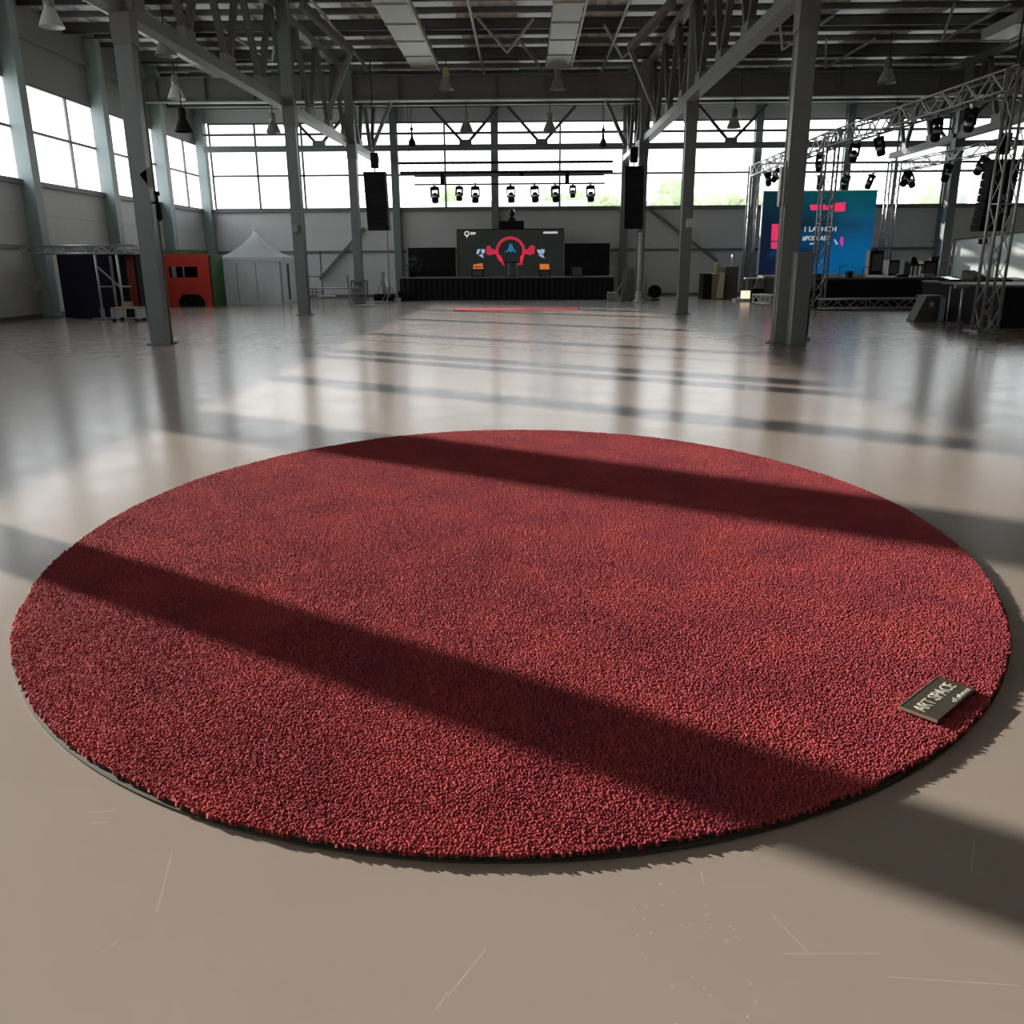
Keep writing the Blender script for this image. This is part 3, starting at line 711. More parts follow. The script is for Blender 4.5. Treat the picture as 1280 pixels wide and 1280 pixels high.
# black side panels
for xa_, xb_, yt_, Yp, lab in ((510, 569, 310.5, 40.6, 'black draped panel on the stage left of the LED wall'), (706, 762, 305, 40.6, 'black draped panel on the stage right of the LED wall')):
    A, B = at(xa_, yt_, Yp), at(xb_, yt_, Yp)
    o = thing('stage_drape', lab, 'panel', ((A.x+B.x)/2, Yp, zst)); b = MB()
    n = 24; vs = []; fs = []
    for i in range(n*2+1):
        x_ = A.x+(B.x-A.x)*i/(n*2); dy = .025*(i % 2); vs += [(x_, Yp+dy, zst+.01), (x_, Yp+dy, A.z-.03)]
    for i in range(n*2): fs.append((2*i, 2*i+2, 2*i+3, 2*i+1))
    b.add(vs, fs).box(A.x, B.x, Yp+.04, Yp+.1, zst, A.z-.03).build('drape', 'black_cloth', o)
    MB().tube((A.x-.03, Yp+.05, A.z), (B.x+.03, Yp+.05, A.z), .03).build('top_rail', 'black', o)
    for x_ in (A.x-.03, B.x+.03): MB().tube((x_, Yp+.05, zst), (x_, Yp+.05, A.z), .025).build('pole', 'lamp_grey', o)
# box and camera on top of the LED wall
A, B = at(624, 285.5, YL+.05), at(655, 276, YL+.05)
tag(MB().box(A.x, B.x, YL-.1, YL+.4, sz1+.005, B.z).build('projector_housing', 'black', bevel=.02), 'black housing sitting on top of the LED wall', 'housing')
A, B = at(636, 276, YL+.1), at(644, 262, YL+.1)
o = thing('ptz_camera', 'small black camera on top of the black housing', 'camera', ((A.x+B.x)/2, YL+.1, A.z))
xc = (A.x+B.x)/2; MB().lathe((xc, YL+.1, A.z+.01), [(.16, 0), (.16, .08), (.09, .12), (.09, .2)], 14).build('camera_base', 'black', o, True)
MB().lathe((xc, YL+.1, A.z+.2), [(.06, 0), (.13, .08), (.14, .18), (.08, .30)], 14).build('camera_head', 'black_gloss', o, True)
# podium
Yp = 39.3; xc = at(641, 340, Yp).x; zt_ = at(641, 327, Yp).z
o = thing('lectern', 'small dark lectern in front of the LED wall', 'lectern', (xc, Yp, zst))
MB().box(xc-.22, xc-.16, Yp-.1, Yp+.1, zst, zt_).box(xc+.16, xc+.22, Yp-.1, Yp+.1, zst, zt_).build('legs', 'lamp_grey', o)
MB().prism([(xc-.34, Yp-.25, zt_-.05), (xc+.34, Yp-.25, zt_-.05), (xc+.34, Yp+.2, zt_+.1), (xc-.34, Yp+.2, zt_+.1)], (0, 0, .05)).build('reading_board', 'black', o)
MB().box(xc-.3, xc+.3, Yp-.2, Yp+.15, zst, zst+.03).build('foot', 'black', o)
# monitors
def wedge(px_, w, h, lab, Y_=39.0, m_='black'):
    x_ = at(px_, 340, Y_).x
    o = thing('stage_monitor', lab, 'stage monitor', (x_, Y_, zst))
    MB().prism([(x_-w/2, Y_-.25, zst), (x_-w/2, Y_+.3, zst), (x_-w/2, Y_+.2, zst+h), (x_-w/2, Y_-.05, zst+h)], (w, 0, 0)).build('cabinet', m_, o, bevel=.015)
    MB().prism([(x_-w/2+.05, Y_-.262, zst+.04), (x_-w/2+.05, Y_-.09, zst+h-.04), (x_-w/2+.05, Y_-.075, zst+h-.05), (x_-w/2+.05, Y_-.245, zst+.03)], (w-.1, 0, 0)).build('grille', 'grey_box', o)
wedge(597, .55, .34, 'black wedge monitor below the left orange box of the LED wall')
wedge(681, .5, .30, 'black wedge monitor below the right orange box of the LED wall')
wedge(721, .52, .42, 'black wedge monitor in front of the right black panel', m_='black')
# plant at stage left
p = at(515, 344, 39.3)
o = thing('potted_plant', 'dark bushy plant at the left end of the stage', 'plant', (p.x, 39.3, zst))
MB().lathe((p.x, 39.3, zst), [(.12, 0), (.16, .22), (.17, .24)], 14).build('pot', 'black', o, True)
b = MB()
for i in range(150):
    t = random.uniform(0, 2*PI); r = random.uniform(.05, .45); z = zst+.2+random.uniform(0, .75)*(1-r*.7)
    c_ = Vector((p.x+r*math.cos(t), 39.3+r*math.sin(t)*.6, z)); l = random.uniform(.1, .2); dd = Vector((math.cos(t), math.sin(t), random.uniform(-.3, .9))).normalized()*l
    sd = Vector((-math.sin(t), math.cos(t), 0))*.035
    b.add([c_, c_+dd*.5+sd, c_+dd, c_+dd*.5-sd], [(0, 1, 2, 3)])
b.build('foliage', 'leaf', o)
# red mat
A = gp(568, 388); B = gp(720, 383.5)
tag(MB().box(A.x, B.x, A.y-.5, A.y+1.3, 0, .015).build('floor_mat', 'mat_red'), 'long thin red mat on the floor in front of the stage', 'mat')

# gear left of stage
def tripod(name, x_, y_, h, lab, m_='lamp_grey', cat='stand', topbox=None):
    o = thing(name, lab, cat, (x_, y_, 0))
    MB().tube((x_, y_, .25), (x_, y_, h), .03).build('pole', m_, o)
    for k in range(3):
        t = k*2*PI/3+.4; MB().bar((x_, y_, .7), (x_+.5*math.cos(t), y_+.5*math.sin(t), .02), .035).build('leg', m_, o)
    if topbox: MB().box(x_-topbox/2, x_+topbox/2, y_-.12, y_+.12, h-.02, h+topbox*.7).build('head', 'black', o, bevel=.01)
    return o
p = gp(489, 378); tripod('lighting_stand', p.x, 36.5, 4.2, 'thin grey stand under the left line array')
p = gp(478, 378)
o = thing('crank_lift', 'small grey lifting stand at the foot of the third left column', 'lift', (p.x, 37.4, 0))
MB().box(p.x-.07, p.x+.07, 37.33, 37.47, .1, 1.25).build('mast', 'lamp_grey', o)
MB().bar((p.x, 37.4, 1.1), (p.x-.35, 37.2, .05), .05).bar((p.x, 37.4, 1.1), (p.x+.35, 37.2, .05), .05).build('legs', 'aluminium', o)
MB().box(p.x-.4, p.x+.45, 37.15, 37.6, .05, .33).build('base_box', 'black', o)
p = at(504, 365, 38.1)
tag(MB().box(p.x-.2, p.x+.3, 37.9, 38.45, 0, .42).build('floor_case', 'black', bevel=.02), 'small black case on the floor at the left end of the stage', 'case')
p = at(494, 376, 38.0)
tag(MB().box(p.x-.05, p.x+.3, 37.3, 37.7, 0, .16).build('cable_box', 'white_paint', bevel=.02), 'low pale box on the floor beside the crank lift', 'box')
# long bench tables left
Y_ = 34.5
A, B = at(388, 360, Y_), at(448, 360, Y_)
o = thing('folding_table', 'long grey folding table behind the second left column', 'table', ((A.x+B.x)/2, Y_, 0))
zt_ = A.z; MB().box(A.x, B.x, Y_-.35, Y_+.35, zt_-.04, zt_).build('tabletop', 'mid_steel', o)
for x_ in (A.x+.15, B.x-.15):
    for s_ in (-1, 1): MB().bar((x_, Y_+s_*.28, zt_-.04), (x_, Y_+s_*.3, 0), .035).build('leg', 'mid_steel', o)
MB().bar((A.x+.15, Y_+.28, .25), (B.x-.15, Y_+.28, .25), .03).build('stretcher', 'mid_steel', o)
Y_ = 31.0; A, B = at(398, 376, Y_), at(419, 376, Y_); zt_ = .5
o = thing('low_stool', 'small grey metal stool in front of the long folding table', 'stool', ((A.x+B.x)/2, Y_, 0))
MB().box(A.x, B.x, Y_-.2, Y_+.2, zt_-.03, zt_).build('seat', 'wall_post_paint', o)
for x_ in (A.x+.05, B.x-.05):
    for s_ in (-1, 1): MB().tube((x_, Y_+s_*.16, zt_-.03), (x_, Y_+s_*.18, 0), .015, n=6).build('leg', 'lamp_grey', o)
Y_ = 36.0; A, B = at(441, 352, Y_), at(457, 352, Y_)
o = thing('rolling_cart', 'grey tubular cart left of the third left column', 'cart', ((A.x+B.x)/2, Y_, 0))
zt_ = A.z
for x_ in (A.x, B.x):
    for y_ in (Y_-.3, Y_+.3): MB().tube((x_, y_, .08), (x_, y_, zt_), .03).build('upright', 'mid_steel', o)
MB().box(A.x-.03, B.x+.03, Y_-.33, Y_+.33, zt_-.03, zt_+.06).build('top_shelf', 'mid_steel', o)
MB().box(A.x-.03, B.x+.03, Y_-.33, Y_+.33, .38, .42).build('lower_shelf', 'lamp_grey', o)
p = at(450, 376, 33.6)
tag(MB().box(p.x-.3, p.x+.55, 33.2, 33.9, 0, .05).bar((p.x-.3, 33.2, .05), (p.x-.42, 33.5, 1.15), .05).build('hand_truck', 'lamp_grey'), 'flat pale hand truck on the floor left of the line array', 'hand truck')
Y_ = 40.8; A = at(398, 345, Y_)
o = thing('steel_rack', 'tall thin grey rack against the back wall behind the table', 'rack', (A.x-.2, Y_, 0))
for s_ in (-.35, .35): MB().box(A.x-.2+s_-.03, A.x-.2+s_+.03, Y_-.03, Y_+.03, 0, 2.15).build('upright', 'mid_steel', o)
MB().box(A.x-.58, A.x+.18, Y_-.2, Y_+.2, 1.0, 1.04).box(A.x-.58, A.x+.18, Y_-.2, Y_+.2, 2.1, 2.15).box(A.x-.58, A.x+.18, Y_-.2, Y_+.2, .3, .34).build('shelf', 'mid_steel', o)

# gear right of stage
p = gp(798, 376); x_ = at(798, 370, 35.6).x
tag(MB().tube((x_, 35.6, .1), (x_, 35.6, at(797, 291, 35.6).z), .07, n=12).lathe((x_, 35.6, 0), [(.22, 0), (.22, .05), (.12, .12), (.12, .4), (.07, .45)], 14).build('mast_pole', 'white_paint', smooth=True), 'white upright pole below the right line array', 'pole')
x_ = at(805, 365, 36.0).x; tag(MB().tube((x_+.05, 35.9, 0), (x_+.05, 35.9, .95), .05).lathe((x_+.05, 35.9, 0), [(.16, 0), (.16, .04), (.05, .06)], 12).build('short_post', 'lamp_grey', smooth=True), 'short grey post right of the white pole', 'post')
x_ = at(774, 370, 36.6).x
o = thing('crank_lift', 'grey lifting stand right of the stage with one pale outrigger', 'lift', (x_, 36.6, 0))
MB().box(x_+.12, x_+.28, 36.5, 36.7, 0, 1.25).build('mast', 'mid_steel', o); MB().bar((x_+.2, 36.6, .9), (x_-.25, 36.3, .08), .06).build('legs', 'mid_steel', o)
MB().bar((x_-.13, 36.2, 0), (x_-.13, 36.2, .55), .1).build('outrigger', 'aluminium', o)
x_ = at(788, 350, 37.2).x
tag(MB().box(x_-.18, x_+.2, 37.0, 37.4, 0, 1.35).build('equipment_case', 'mid_steel', bevel=.02), 'tall narrow dark case between the stage and the white pole', 'case')
x_ = at(768, 370, 37.5).x
tag(MB().box(x_-.3, x_+.1, 37.3, 37.8, 0, .35).build('equipment_case', 'lamp_grey', bevel=.02), 'small grey case on the floor at the right end of the stage', 'case')
x_ = at(818, 370, 37.5).x
o = thing('floor_fan', 'round black fan on the floor right of the white pole', 'fan', (x_, 37.5, 0))
MB().tube((x_, 37.4, .36), (x_, 37.62, .36), .28, n=18).build('drum', 'black', o); MB().box(x_-.22, x_+.22, 37.35, 37.65, 0, .06).build('foot', 'black', o)
x_ = at(810, 374, 36.8).x
tag(MB().box(x_-.12, x_+.12, 36.7, 36.95, 0, .14).build('cable_box', 'lamp_grey'), 'tiny grey box on the floor beside the fan', 'box')

# ------------------------------------------------------------------ left booths, tent
# navy booth
Yn = 26.6
xa = at(75, 350, Yn).x; xb = at(166, 350, Yn).x; zt_ = at(100, 315, Yn).z
xa = max(xa, XW+.3)
o = thing('drape_booth', 'dark navy cloth booth by the left wall behind silver frames', 'booth', ((xa+xb)/2, Yn, 0))
vs = []; fs = []; n = 60
for i in range(n+1):
    x_ = xa+(xb-.7-xa)*i/n; vs += [(x_, Yn+.02*(i % 2), .02), (x_, Yn+.02*(i % 2), zt_-.08)]
for i in range(n): fs.append((2*i, 2*i+2, 2*i+3, 2*i+1))
MB().add(vs, fs).box(xa, xb-.7, Yn+.04, Yn+.1, .02, zt_-.08).box(xa, xa+.05, Yn, Yn+2.2, .02, zt_-.08).build('navy_drape', 'navy_cloth', o)
MB().box(xb-.7, xb, Yn+.3, Yn+.36, .02, zt_-.08).box(xb-.03, xb+.02, Yn+.3, Yn+2.2, .02, zt_-.08).build('black_drape', 'black_cloth', o)
MB().box(xb-.25, xb-.02, Yn+.22, Yn+.3, .3, zt_-.1).build('red_strip', 'dark_red', o)
MB().box(xa, xb, Yn+.1, Yn+2.2, zt_-.1, zt_-.05).build('roof_cover', 'black_cloth', o)
YT_ = 26.1; A = at(30, 310, YT_); A.x = max(A.x, XW+.3); B = at(170, 314, YT_); zz = at(120, 312, YT_).z
box_truss('truss_beam', (A.x, YT_, zz), (B.x, YT_, zz), .22, 'level silver truss beam on top of the navy booth', 'truss', step=.35, chord_r=.03)
# silver lifting frames
def ladder_frame(pxs, Y_, zt, lab):
    X = [at(p_, 360, Y_).x for p_ in pxs]
    o = thing('scaffold_frame', lab, 'scaffold', ((X[0]+X[1])/2, Y_, 0), 'silver frames before the navy booth')
    for x_ in X: MB().tube((x_, Y_, .08), (x_, Y_, zt), .035).build('upright', 'aluminium', o, True)
    MB().bar((X[0]+.05, Y_, zt-.35), (X[1], Y_, zt*.5), .045).bar((X[0], Y_, zt*.52), (X[0]+.42, Y_, zt*.52), .04).bar((X[1], Y_, zt*.52), (X[1]+.3, Y_, zt*.52), .04).build('brace', 'aluminium', o)
    for x_ in X: MB().bar((x_-.2, Y_-.25, .05), (x_+.2, Y_+.25, .05), .06).bar((x_, Y_, .05), (x_, Y_, .35), .09).build('foot', 'aluminium', o)
zz0 = zz-.15
ladder_frame((124, 151), 25.8, zz0, 'silver scaffold frame standing in front of the navy booth')
A, B = at(146, 387, 25.2), at(178, 387, 25.2)
o = thing('equipment_dolly', 'low pale trolley between the navy booth and the near left column', 'dolly', ((A.x+B.x)/2, 25.1, 0))
MB().box(A.x, B.x, 24.8, 25.4, .38, .42).build('deck', 'crate_wood', o); [MB().box(xx_, xx_+.05, 24.8, 25.4, .1, .38).build('end_frame', 'aluminium', o) for xx_ in (A.x, B.x-.05)]
for x_ in (A.x+.05, B.x-.05):
    for y_ in (24.85, 25.35): MB().tube((x_, y_-.02, .06), (x_, y_+.02, .06), .06).build('wheel', 'black', o)
MB().box((A.x+B.x)/2-.1, (A.x+B.x)/2+.12, 24.95, 25.2, .421, .56).build('toolbox', 'crate_wood', None).name = 'wooden_box'
bx_ = bpy.data.objects['wooden_box']; tag(bx_, 'small brown box on the low pale trolley', 'box')
# wall light / extinguisher near left wall
A = at(47, 365, 25.5); x_ = XW+.12; 
o = thing('wall_socket_box', 'small pale box low on the left wall beside the tall post', 'box', (XW+.42, 27.6, .9))
MB().box(XW, XW+.14, 27.2, 27.5, .85, 1.12).build('box_body', 'cream_cloth', o); MB().tube((XW+.07, 27.35, 1.12), (XW+.07, 27.35, 1.7), .02).build('conduit', 'lamp_yellow', o)
# dark low skirting box at the extreme left
# red booth
Yr = 33.6
xa, xb = at(203, 350, Yr).x, at(263, 350, Yr).x; zt_ = at(235, 317, Yr).z
o = thing('red_booth', 'bright red booth with a dark window and arched opening', 'booth', ((xa+xb)/2, Yr, 0))
W = xb-xa
w0, w1 = xa+.16*W, xa+.75*W; wz0, wz1 = zt_*.56, zt_*.76
d0, d1, dz = xa+.28*W, xa+.84*W, zt_*.24
f_ = MB().box(xa, xb, Yr, Yr+.08, wz1, zt_).box(xa, w0, Yr, Yr+.08, wz0, wz1).box(w1, xb, Yr, Yr+.08, wz0, wz1).box(xa, xb, Yr, Yr+.08, dz, wz0)
f_.box(xa, d0, Yr, Yr+.08, 0, dz).box(d1, xb, Yr, Yr+.08, 0, dz)
f_.prism([(d0, Yr, dz), (d0+.2, Yr, dz), (d0, Yr, dz-.25)], (0, .08, 0)).prism([(d1, Yr, dz), (d1, Yr, dz-.25), (d1-.2, Yr, dz)], (0, .08, 0))
f_.build('front_panel', 'red_paint', o)
MB().box(xa-1.2, xa, Yr+.9, Yr+.98, 0, zt_).box(xa-.05, xa, Yr+.08, Yr+.9, 0, zt_).build('side_panel', 'dark_red', o)
MB().box(xa+.05, xb-.05, Yr+1.3, Yr+1.38, 0, zt_).build('dark_interior', 'black_cloth', o)
MB().box((w0+w1)/2-.02, (w0+w1)/2+.02, Yr+.02, Yr+.06, wz0, wz1).build('window_bar', 'lamp_grey', o)
MB().box(xa, xb, Yr+.08, Yr+1.38, zt_-.06, zt_).build('roof', 'mid_steel', o)
MB().box(xa-.1, xb-.2, Yr-.02, Yr+.1, zt_+.02, zt_+.14).build('green_rail', 'green_paint', o)
MB().box(xb+.02, xb+.10, Yr+.05, Yr+1.3, 0, zt_-.05).build('green_side', 'green_paint', o)
b = MB()
for i in range(110):
    x_ = random.uniform(d0+.1, d1-.1); z = random.uniform(.02, dz*.7); l = .12
    b.add([(x_, Yr+.35, z), (x_+.05, Yr+.3+random.uniform(-.1, .1), z+l*.6), (x_+random.uniform(-.1, .1), Yr+.35, z+l), (x_-.05, Yr+.36, z+l*.5)], [(0, 1, 2, 3)])
tag(b.build('low_greenery', 'leaf'), 'dark green plants inside the arched opening of the red booth', 'plant')
# pagoda tent
Yt = 35.35
xa, xb = at(266, 350, Yt).x, at(347, 350, Yt).x; W = xb-xa; ze = at(300, 322, Yt).z; zp = at(316, 289, Yt+W/2).z
xb2 = at(368, 350, Yt+1.5).x
o = thing('pagoda_tent', 'white pagoda tent with a peaked roof by the back left corner', 'tent', ((xa+xb)/2, Yt+W/2, 0))
cx, cy = (xa+xb)/2+.15, Yt+W/2
vs = []; fs = []; m_ = 12; n = 8
prof = [(t, ze+(zp-ze)*(1-t)**2.1) for t in [i/m_ for i in range(m_, -1, -1)]]
hw = W/2+.18
for t, z in prof:
    t = max(t, .012)
    for i in range(4*n):
        s_ = i//n; u = (i % n)/n*2-1
        X_, Y2 = ((u, -1), (1, u), (-u, 1), (-1, -u))[s_]
        vs.append((cx+X_*hw*t, cy+Y2*hw*t, z))
N = 4*n
for k in range(m_):
    for i in range(N): fs.append((k*N+i, k*N+(i+1) % N, (k+1)*N+(i+1) % N, (k+1)*N+i))
MB().add(vs, fs).build('roof_canopy', 'tent_cloth', o, True)
x0, x1, y0, y1 = cx-W/2, cx+W/2, cy-W/2, cy+W/2
b = MB()
for (ax, ay, bx_, by) in ((x0, y0, x1, y0), (x1, y0, x1, y1), (x1, y1, x0, y1), (x0, y1, x0, y0)):
    vs = []; fs = []; n2 = 36; dv = Vector((bx_-ax, by-ay, 0)); nrm = Vector((dv.y, -dv.x, 0)).normalized()
    for i in range(n2+1):
        q_ = Vector((ax, ay, 0))+dv*i/n2+nrm*.015*math.sin(i*1.3); vs += [(q_.x, q_.y, .02), (q_.x, q_.y, ze)]
    for i in range(n2): fs.append((2*i, 2*i+2, 2*i+3, 2*i+1))
    b.add(vs, fs)
b.build('side_walls', 'tent_cloth', o)
vb = MB().box(cx-hw, cx+hw, cy-hw, cy-hw+.02, ze-.16, ze+.02).box(cx+hw-.02, cx+hw, cy-hw, cy+hw, ze-.16, ze+.02).box(cx-hw, cx-hw+.02, cy-hw, cy+hw, ze-.16, ze+.02)
vb.build('valance', 'tent_cloth', o)
for x_, y_ in ((x0, y0), (x1, y0), (x1, y1), (x0, y1)): MB().tube((x_, y_, 0), (x_, y_, ze), .04).build('pole', 'aluminium', o)
MB().lathe((cx, cy, zp-.03), [(.04, 0), (.04, .1), (.01, .16)], 8).build('finial', 'white_paint', o)
b = MB()
for t in (.33, .62): b.box(x0+W*t-.012, x0+W*t+.012, y0-.035, y0-.02, .1, ze-.2)
b.build('door_zips', 'lamp_grey', o)
MB().box(x1+.015, x1+.03, y0+.9, y0+1.2, .15, 1.6).build('side_opening', 'grey_box', o)

# ------------------------------------------------------------------ right stage
Yw = 40.2
A, B = at(948, 342, Yw), at(1097, 239, Yw)
zdk = at(1080, 347, 31.0).z
o = thing('led_screen', 'tall blue LED screen with pink blocks on the right stage', 'LED screen', ((A.x+B.x)/2, Yw, zdk))
MB().box(A.x, B.x, Yw, Yw+.12, zdk, B.z).build('screen_panel', 'led', o)
MB().box(A.x-.05, A.x, Yw-.02, Yw+.12, zdk, B.z).box(A.x-.05, B.x+.05, Yw-.02, Yw+.12, B.z, B.z+.05).build('screen_edge', 'white_paint', o)
YG = Yw-.012
for pts_ in ([(965, 280), (976, 280), (975, 301), (964, 301)], [(964, 302.5), (975, 302.5), (974, 311), (964, 311)], [(1012, 256), (1032, 255.5), (1034, 262), (1014, 263)],
             [(1034.2, 257), (1041.8, 256), (1041.8, 261), (1034.2, 262)], [(1043, 254), (1057, 252.5), (1056, 264), (1042, 264.5)]):
    poly(MB(), pts_).build('pink_block', 'screen_pink', o)
poly(MB(), [(1051, 296), (1054, 296), (1054, 306), (1052, 308), (1050, 302)]).build('magenta_mark', 'screen_magenta', o)
b = poly(MB(), [(1042, 299), (1044, 299), (1048, 305), (1045, 306)]); poly(b, [(1012, 304), (1020, 303), (1020, 305), (1012, 306)]); b.build('small_marks', 'screen_pale', o)
def to_mesh(ob):
    me = bpy.data.meshes.new_from_object(ob.evaluated_get(bpy.context.evaluated_depsgraph_get()))
    nm_ = ob.name; n_ = bpy.data.objects.new('letters', me); C.objects.link(n_)
    n_.parent = ob.parent; n_.location = ob.location; n_.rotation_euler = ob.rotation_euler; n_.scale = ob.scale
    cu = ob.data; bpy.data.objects.remove(ob); bpy.data.curves.remove(cu); return n_
def text(s, px_, py_, wpx, hpx, Y_, m_, parent, name='lettering'):
    cu = bpy.data.curves.new(name, 'FONT'); cu.body = s; cu.size = 1; cu.extrude = .01; cu.offset = .015
    ob = bpy.data.objects.new(name, cu); C.objects.link(ob); bpy.context.view_layer.update()
    dm = ob.dimensions; P0 = at(px_, py_+hpx, Y_); P1 = at(px_+wpx, py_, Y_)
    sx, sz = (P1.x-P0.x)/dm.x, (P1.z-P0.z)/dm.y
    ob.scale = (sx, sz, 1); ob.rotation_euler = (PI/2, 0, 0); cu.materials.append(M[m_])
    org = ORG.get(parent.name, Vector()); ob.parent = parent; ob.location = Vector((P0.x, Y_, P0.z))-org
    return to_mesh(ob)
text('1 LAUNCH', 1004, 283, 40, 6.5, Yw-.02, 'screen_white', o)
text('#PODCAST', 1003, 294, 34, 6.5, Yw-.02, 'screen_white', o)

# stage deck of the right stage
Yf = 30.8
xa = at(935, 360, 38).x; xb = at(1200, 350, Yf).x
o = thing('stage_platform', 'wide black draped stage under the blue screen at right', 'stage', ((xa+xb)/2, 35, 0))
xm = at(1006, 350, Yf).x
MB().prism([(xm, Yf, 0), (xb, Yf, 0), (xb, 41.4, 0), (xa+.9, 41.4, 0), (xa+.9, 37.0, 0), (xm, 37.0, 0)], (0, 0, zdk-.07)).build('skirt', 'black_cloth', o)
MB().prism([(xm-.03, Yf-.03, zdk-.07), (xb, Yf-.03, zdk-.07), (xb, 41.4, zdk-.07), (xa+.85, 41.4, zdk-.07), (xa+.85, 36.97, zdk-.07), (xm-.03, 36.97, zdk-.07)], (0, 0, .07)).build('deck', 'grey_box', o)
P0_, P1_ = at(1024, 386, 29.3), at(1160, 386, 29.3)
box_truss('truss_beam', (P0_.x, 29.3, .21), (P1_.x, 29.3, .21), .30, 'silver truss beam lying on the floor before the right stage', 'truss', step=.42, chord_r=.035, lace_r=.014)
P0_ = gp(940, 378); P1_ = gp(963, 382)
box_truss('truss_beam', (at(945, 375, 34).x, 34, .2), (at(968, 375, 32.5).x, 32.5, .2), .3, 'short bright truss piece on the floor left of the near right column', 'truss', step=.3, chord_r=.035, mat_='white_paint')
x_ = at(932, 374, 36.0).x
o = thing('glowing_block', 'small warm glowing white block beside the left stage tower', 'lamp', (x_, 36, 0))
MB().box(x_-.18, x_+.2, 35.8, 36.15, 0, .42).build('block', 'glow', o, bevel=.02); MB().box(x_-.5, x_+.5, 35.7, 36.2, 0, .12).build('plinth', 'white_paint', o)
x_ = at(944, 375, 35).x
tag(MB().prism([(x_-.22, 34.7, 0), (x_+.25, 34.7, 0), (x_+.2, 35.1, 0), (x_-.2, 35.1, 0)], (0, 0, .55)).build('equipment_bag', 'black', bevel=.04), 'black bag on the floor before the left stage tower', 'bag')
x_ = at(956, 345, 36.2).x; zz = at(956, 347, 36.2).z
o = thing('side_table', 'pale topped table with grey cloth left of the near right column', 'table', (x_, 36.2, 0))
MB().box(x_-.75, x_+.65, 35.9, 36.6, zz-.05, zz).build('tabletop', 'white_panel', o); MB().prism([(x_-.55, 35.95, .35), (x_+.1, 35.95, .35), (x_+.1, 35.95, zz-.05), (x_-.35, 35.95, zz-.05)], (0, .1, 0)).build('cloth', 'lamp_grey', o)
for s_ in (-.7, .6): MB().box(x_+s_-.02, x_+s_+.02, 36.2, 36.24, 0, zz-.05).build('leg', 'mid_steel', o)
# crates left of the tower
x0_, x1_ = at(878, 360, 38.4).x, at(889, 360, 38.4).x; zz = at(890, 342, 38.4).z
tag(MB().box(x0_, x1_, 38.3, 39.2, 0, zz).build('flight_case', 'black', bevel=.02), 'black case at the left of the crates beside the right stage', 'case')
x1b = at(904, 360, 38.4).x
o = thing('covered_crate', 'brown and cream draped crate between the black cases', 'crate', ((x1_+x1b)/2, 38.5, 0))
MB().box(x1_+.01, x1b, 38.2, 39.2, 0, zz).build('crate_body', 'crate_wood', o, bevel=.02)
MB().prism([(x1_+.18, 38.17, .05), (x1b-.05, 38.17, .05), (x1b-.02, 38.17, zz), (x1_+.3, 38.17, zz)], (0, .03, 0)).box(x1_+.1, x1b, 38.17, 39.0, zz, zz+.03).build('cover_cloth', 'cream_cloth', o)
xq = at(897, 335, 38.6).x
tag(MB().lathe((xq, 38.6, zz+.031), [(.14, 0), (.14, .3), (.10, .42), (.05, .45)], 14).build('canister', 'lamp_yellow', smooth=True), 'pale green canister on top of the draped crate', 'canister')
x2 = at(905, 360, 38.4).x; x3 = at(922, 360, 38.4).x
tag(MB().box(x2+.02, x3, 38.4, 39.3, 0, zz+.28).build('flight_case', 'grey_box', bevel=.02), 'dark olive case right of the draped crate', 'case')
xq = at(916, 331, 38.7).x
tag(MB().tube((xq, 38.7, zz+.281), (xq, 38.7, zz+.80), .09, n=12).build('white_tube', 'white_paint', smooth=True), 'short white tube standing on the olive case', 'tube')

# things on the right stage
def box_on(px0, px1, pyt, Y_, dep, lab, name, m_='black', z0=None, extra=None, cat='case'):
    z0 = zdk if z0 is None else z0
    A_, B_ = at(px0, pyt, Y_), at(px1, pyt, Y_)
    o_ = thing(name, lab, cat, ((A_.x+B_.x)/2, Y_+dep/2, z0))
    MB().box(A_.x, B_.x, Y_, Y_+dep, z0, A_.z).build('body', m_, o_, bevel=.015)
    ins = (B_.x-A_.x)*.12
    MB().box(A_.x+ins, B_.x-ins, Y_-.012, Y_, z0+(A_.z-z0)*.15, z0+(A_.z-z0)*.85).build('front_grille', 'grey_box', o_)
    return o_
box_on(1090, 1106, 313, 36.9, .55, 'black speaker stack at the right edge of the blue screen', 'loudspeaker', cat='loudspeaker')
box_on(1112, 1125, 325, 34.5, .6, 'black amplifier case right of the second truss tower on stage', 'amplifier', cat='amplifier')
box_on(1155, 1173, 326, 33.5, .5, 'black box shaped monitor on the stage under a small camera', 'monitor', cat='monitor')
x_ = at(1168, 322, 33.7).x; zq = at(1168, 326, 33.7).z
tag(MB().box(x_-.14, x_+.14, 33.6, 33.85, zq+.001, zq+.16).build('small_camera', 'black', bevel=.01), 'small black camera on the box monitor of the right stage', 'camera')
box_on(1131, 1137, 326, 32.6, .3, 'narrow pale case among the gear on the right stage', 'speaker_case', m_='lamp_grey', cat='case')
xq = at(1147, 340, 32.4).x; zq2 = at(1140, 321, 32.4).z
o = thing('office_chair', 'dark chair standing among the gear on the right stage', 'chair', (xq, 32.6, zdk))
MB().box(xq-.2, xq+.2, 32.4, 32.8, zdk+.38, zdk+.44).build('seat', 'black', o); MB().prism([(xq-.12, 32.8, zdk+.44), (xq+.18, 32.8, zdk+.44), (xq+.06, 32.85, zq2), (xq-.04, 32.85, zq2)], (0, .05, 0)).build('backrest', 'black', o)
for sx in (-.16, .16):
    for sy in (.04, .36): MB().box(xq+sx-.02, xq+sx+.02, 32.4+sy-.02, 32.4+sy+.02, zdk, zdk+.38).build('leg', 'black', o)
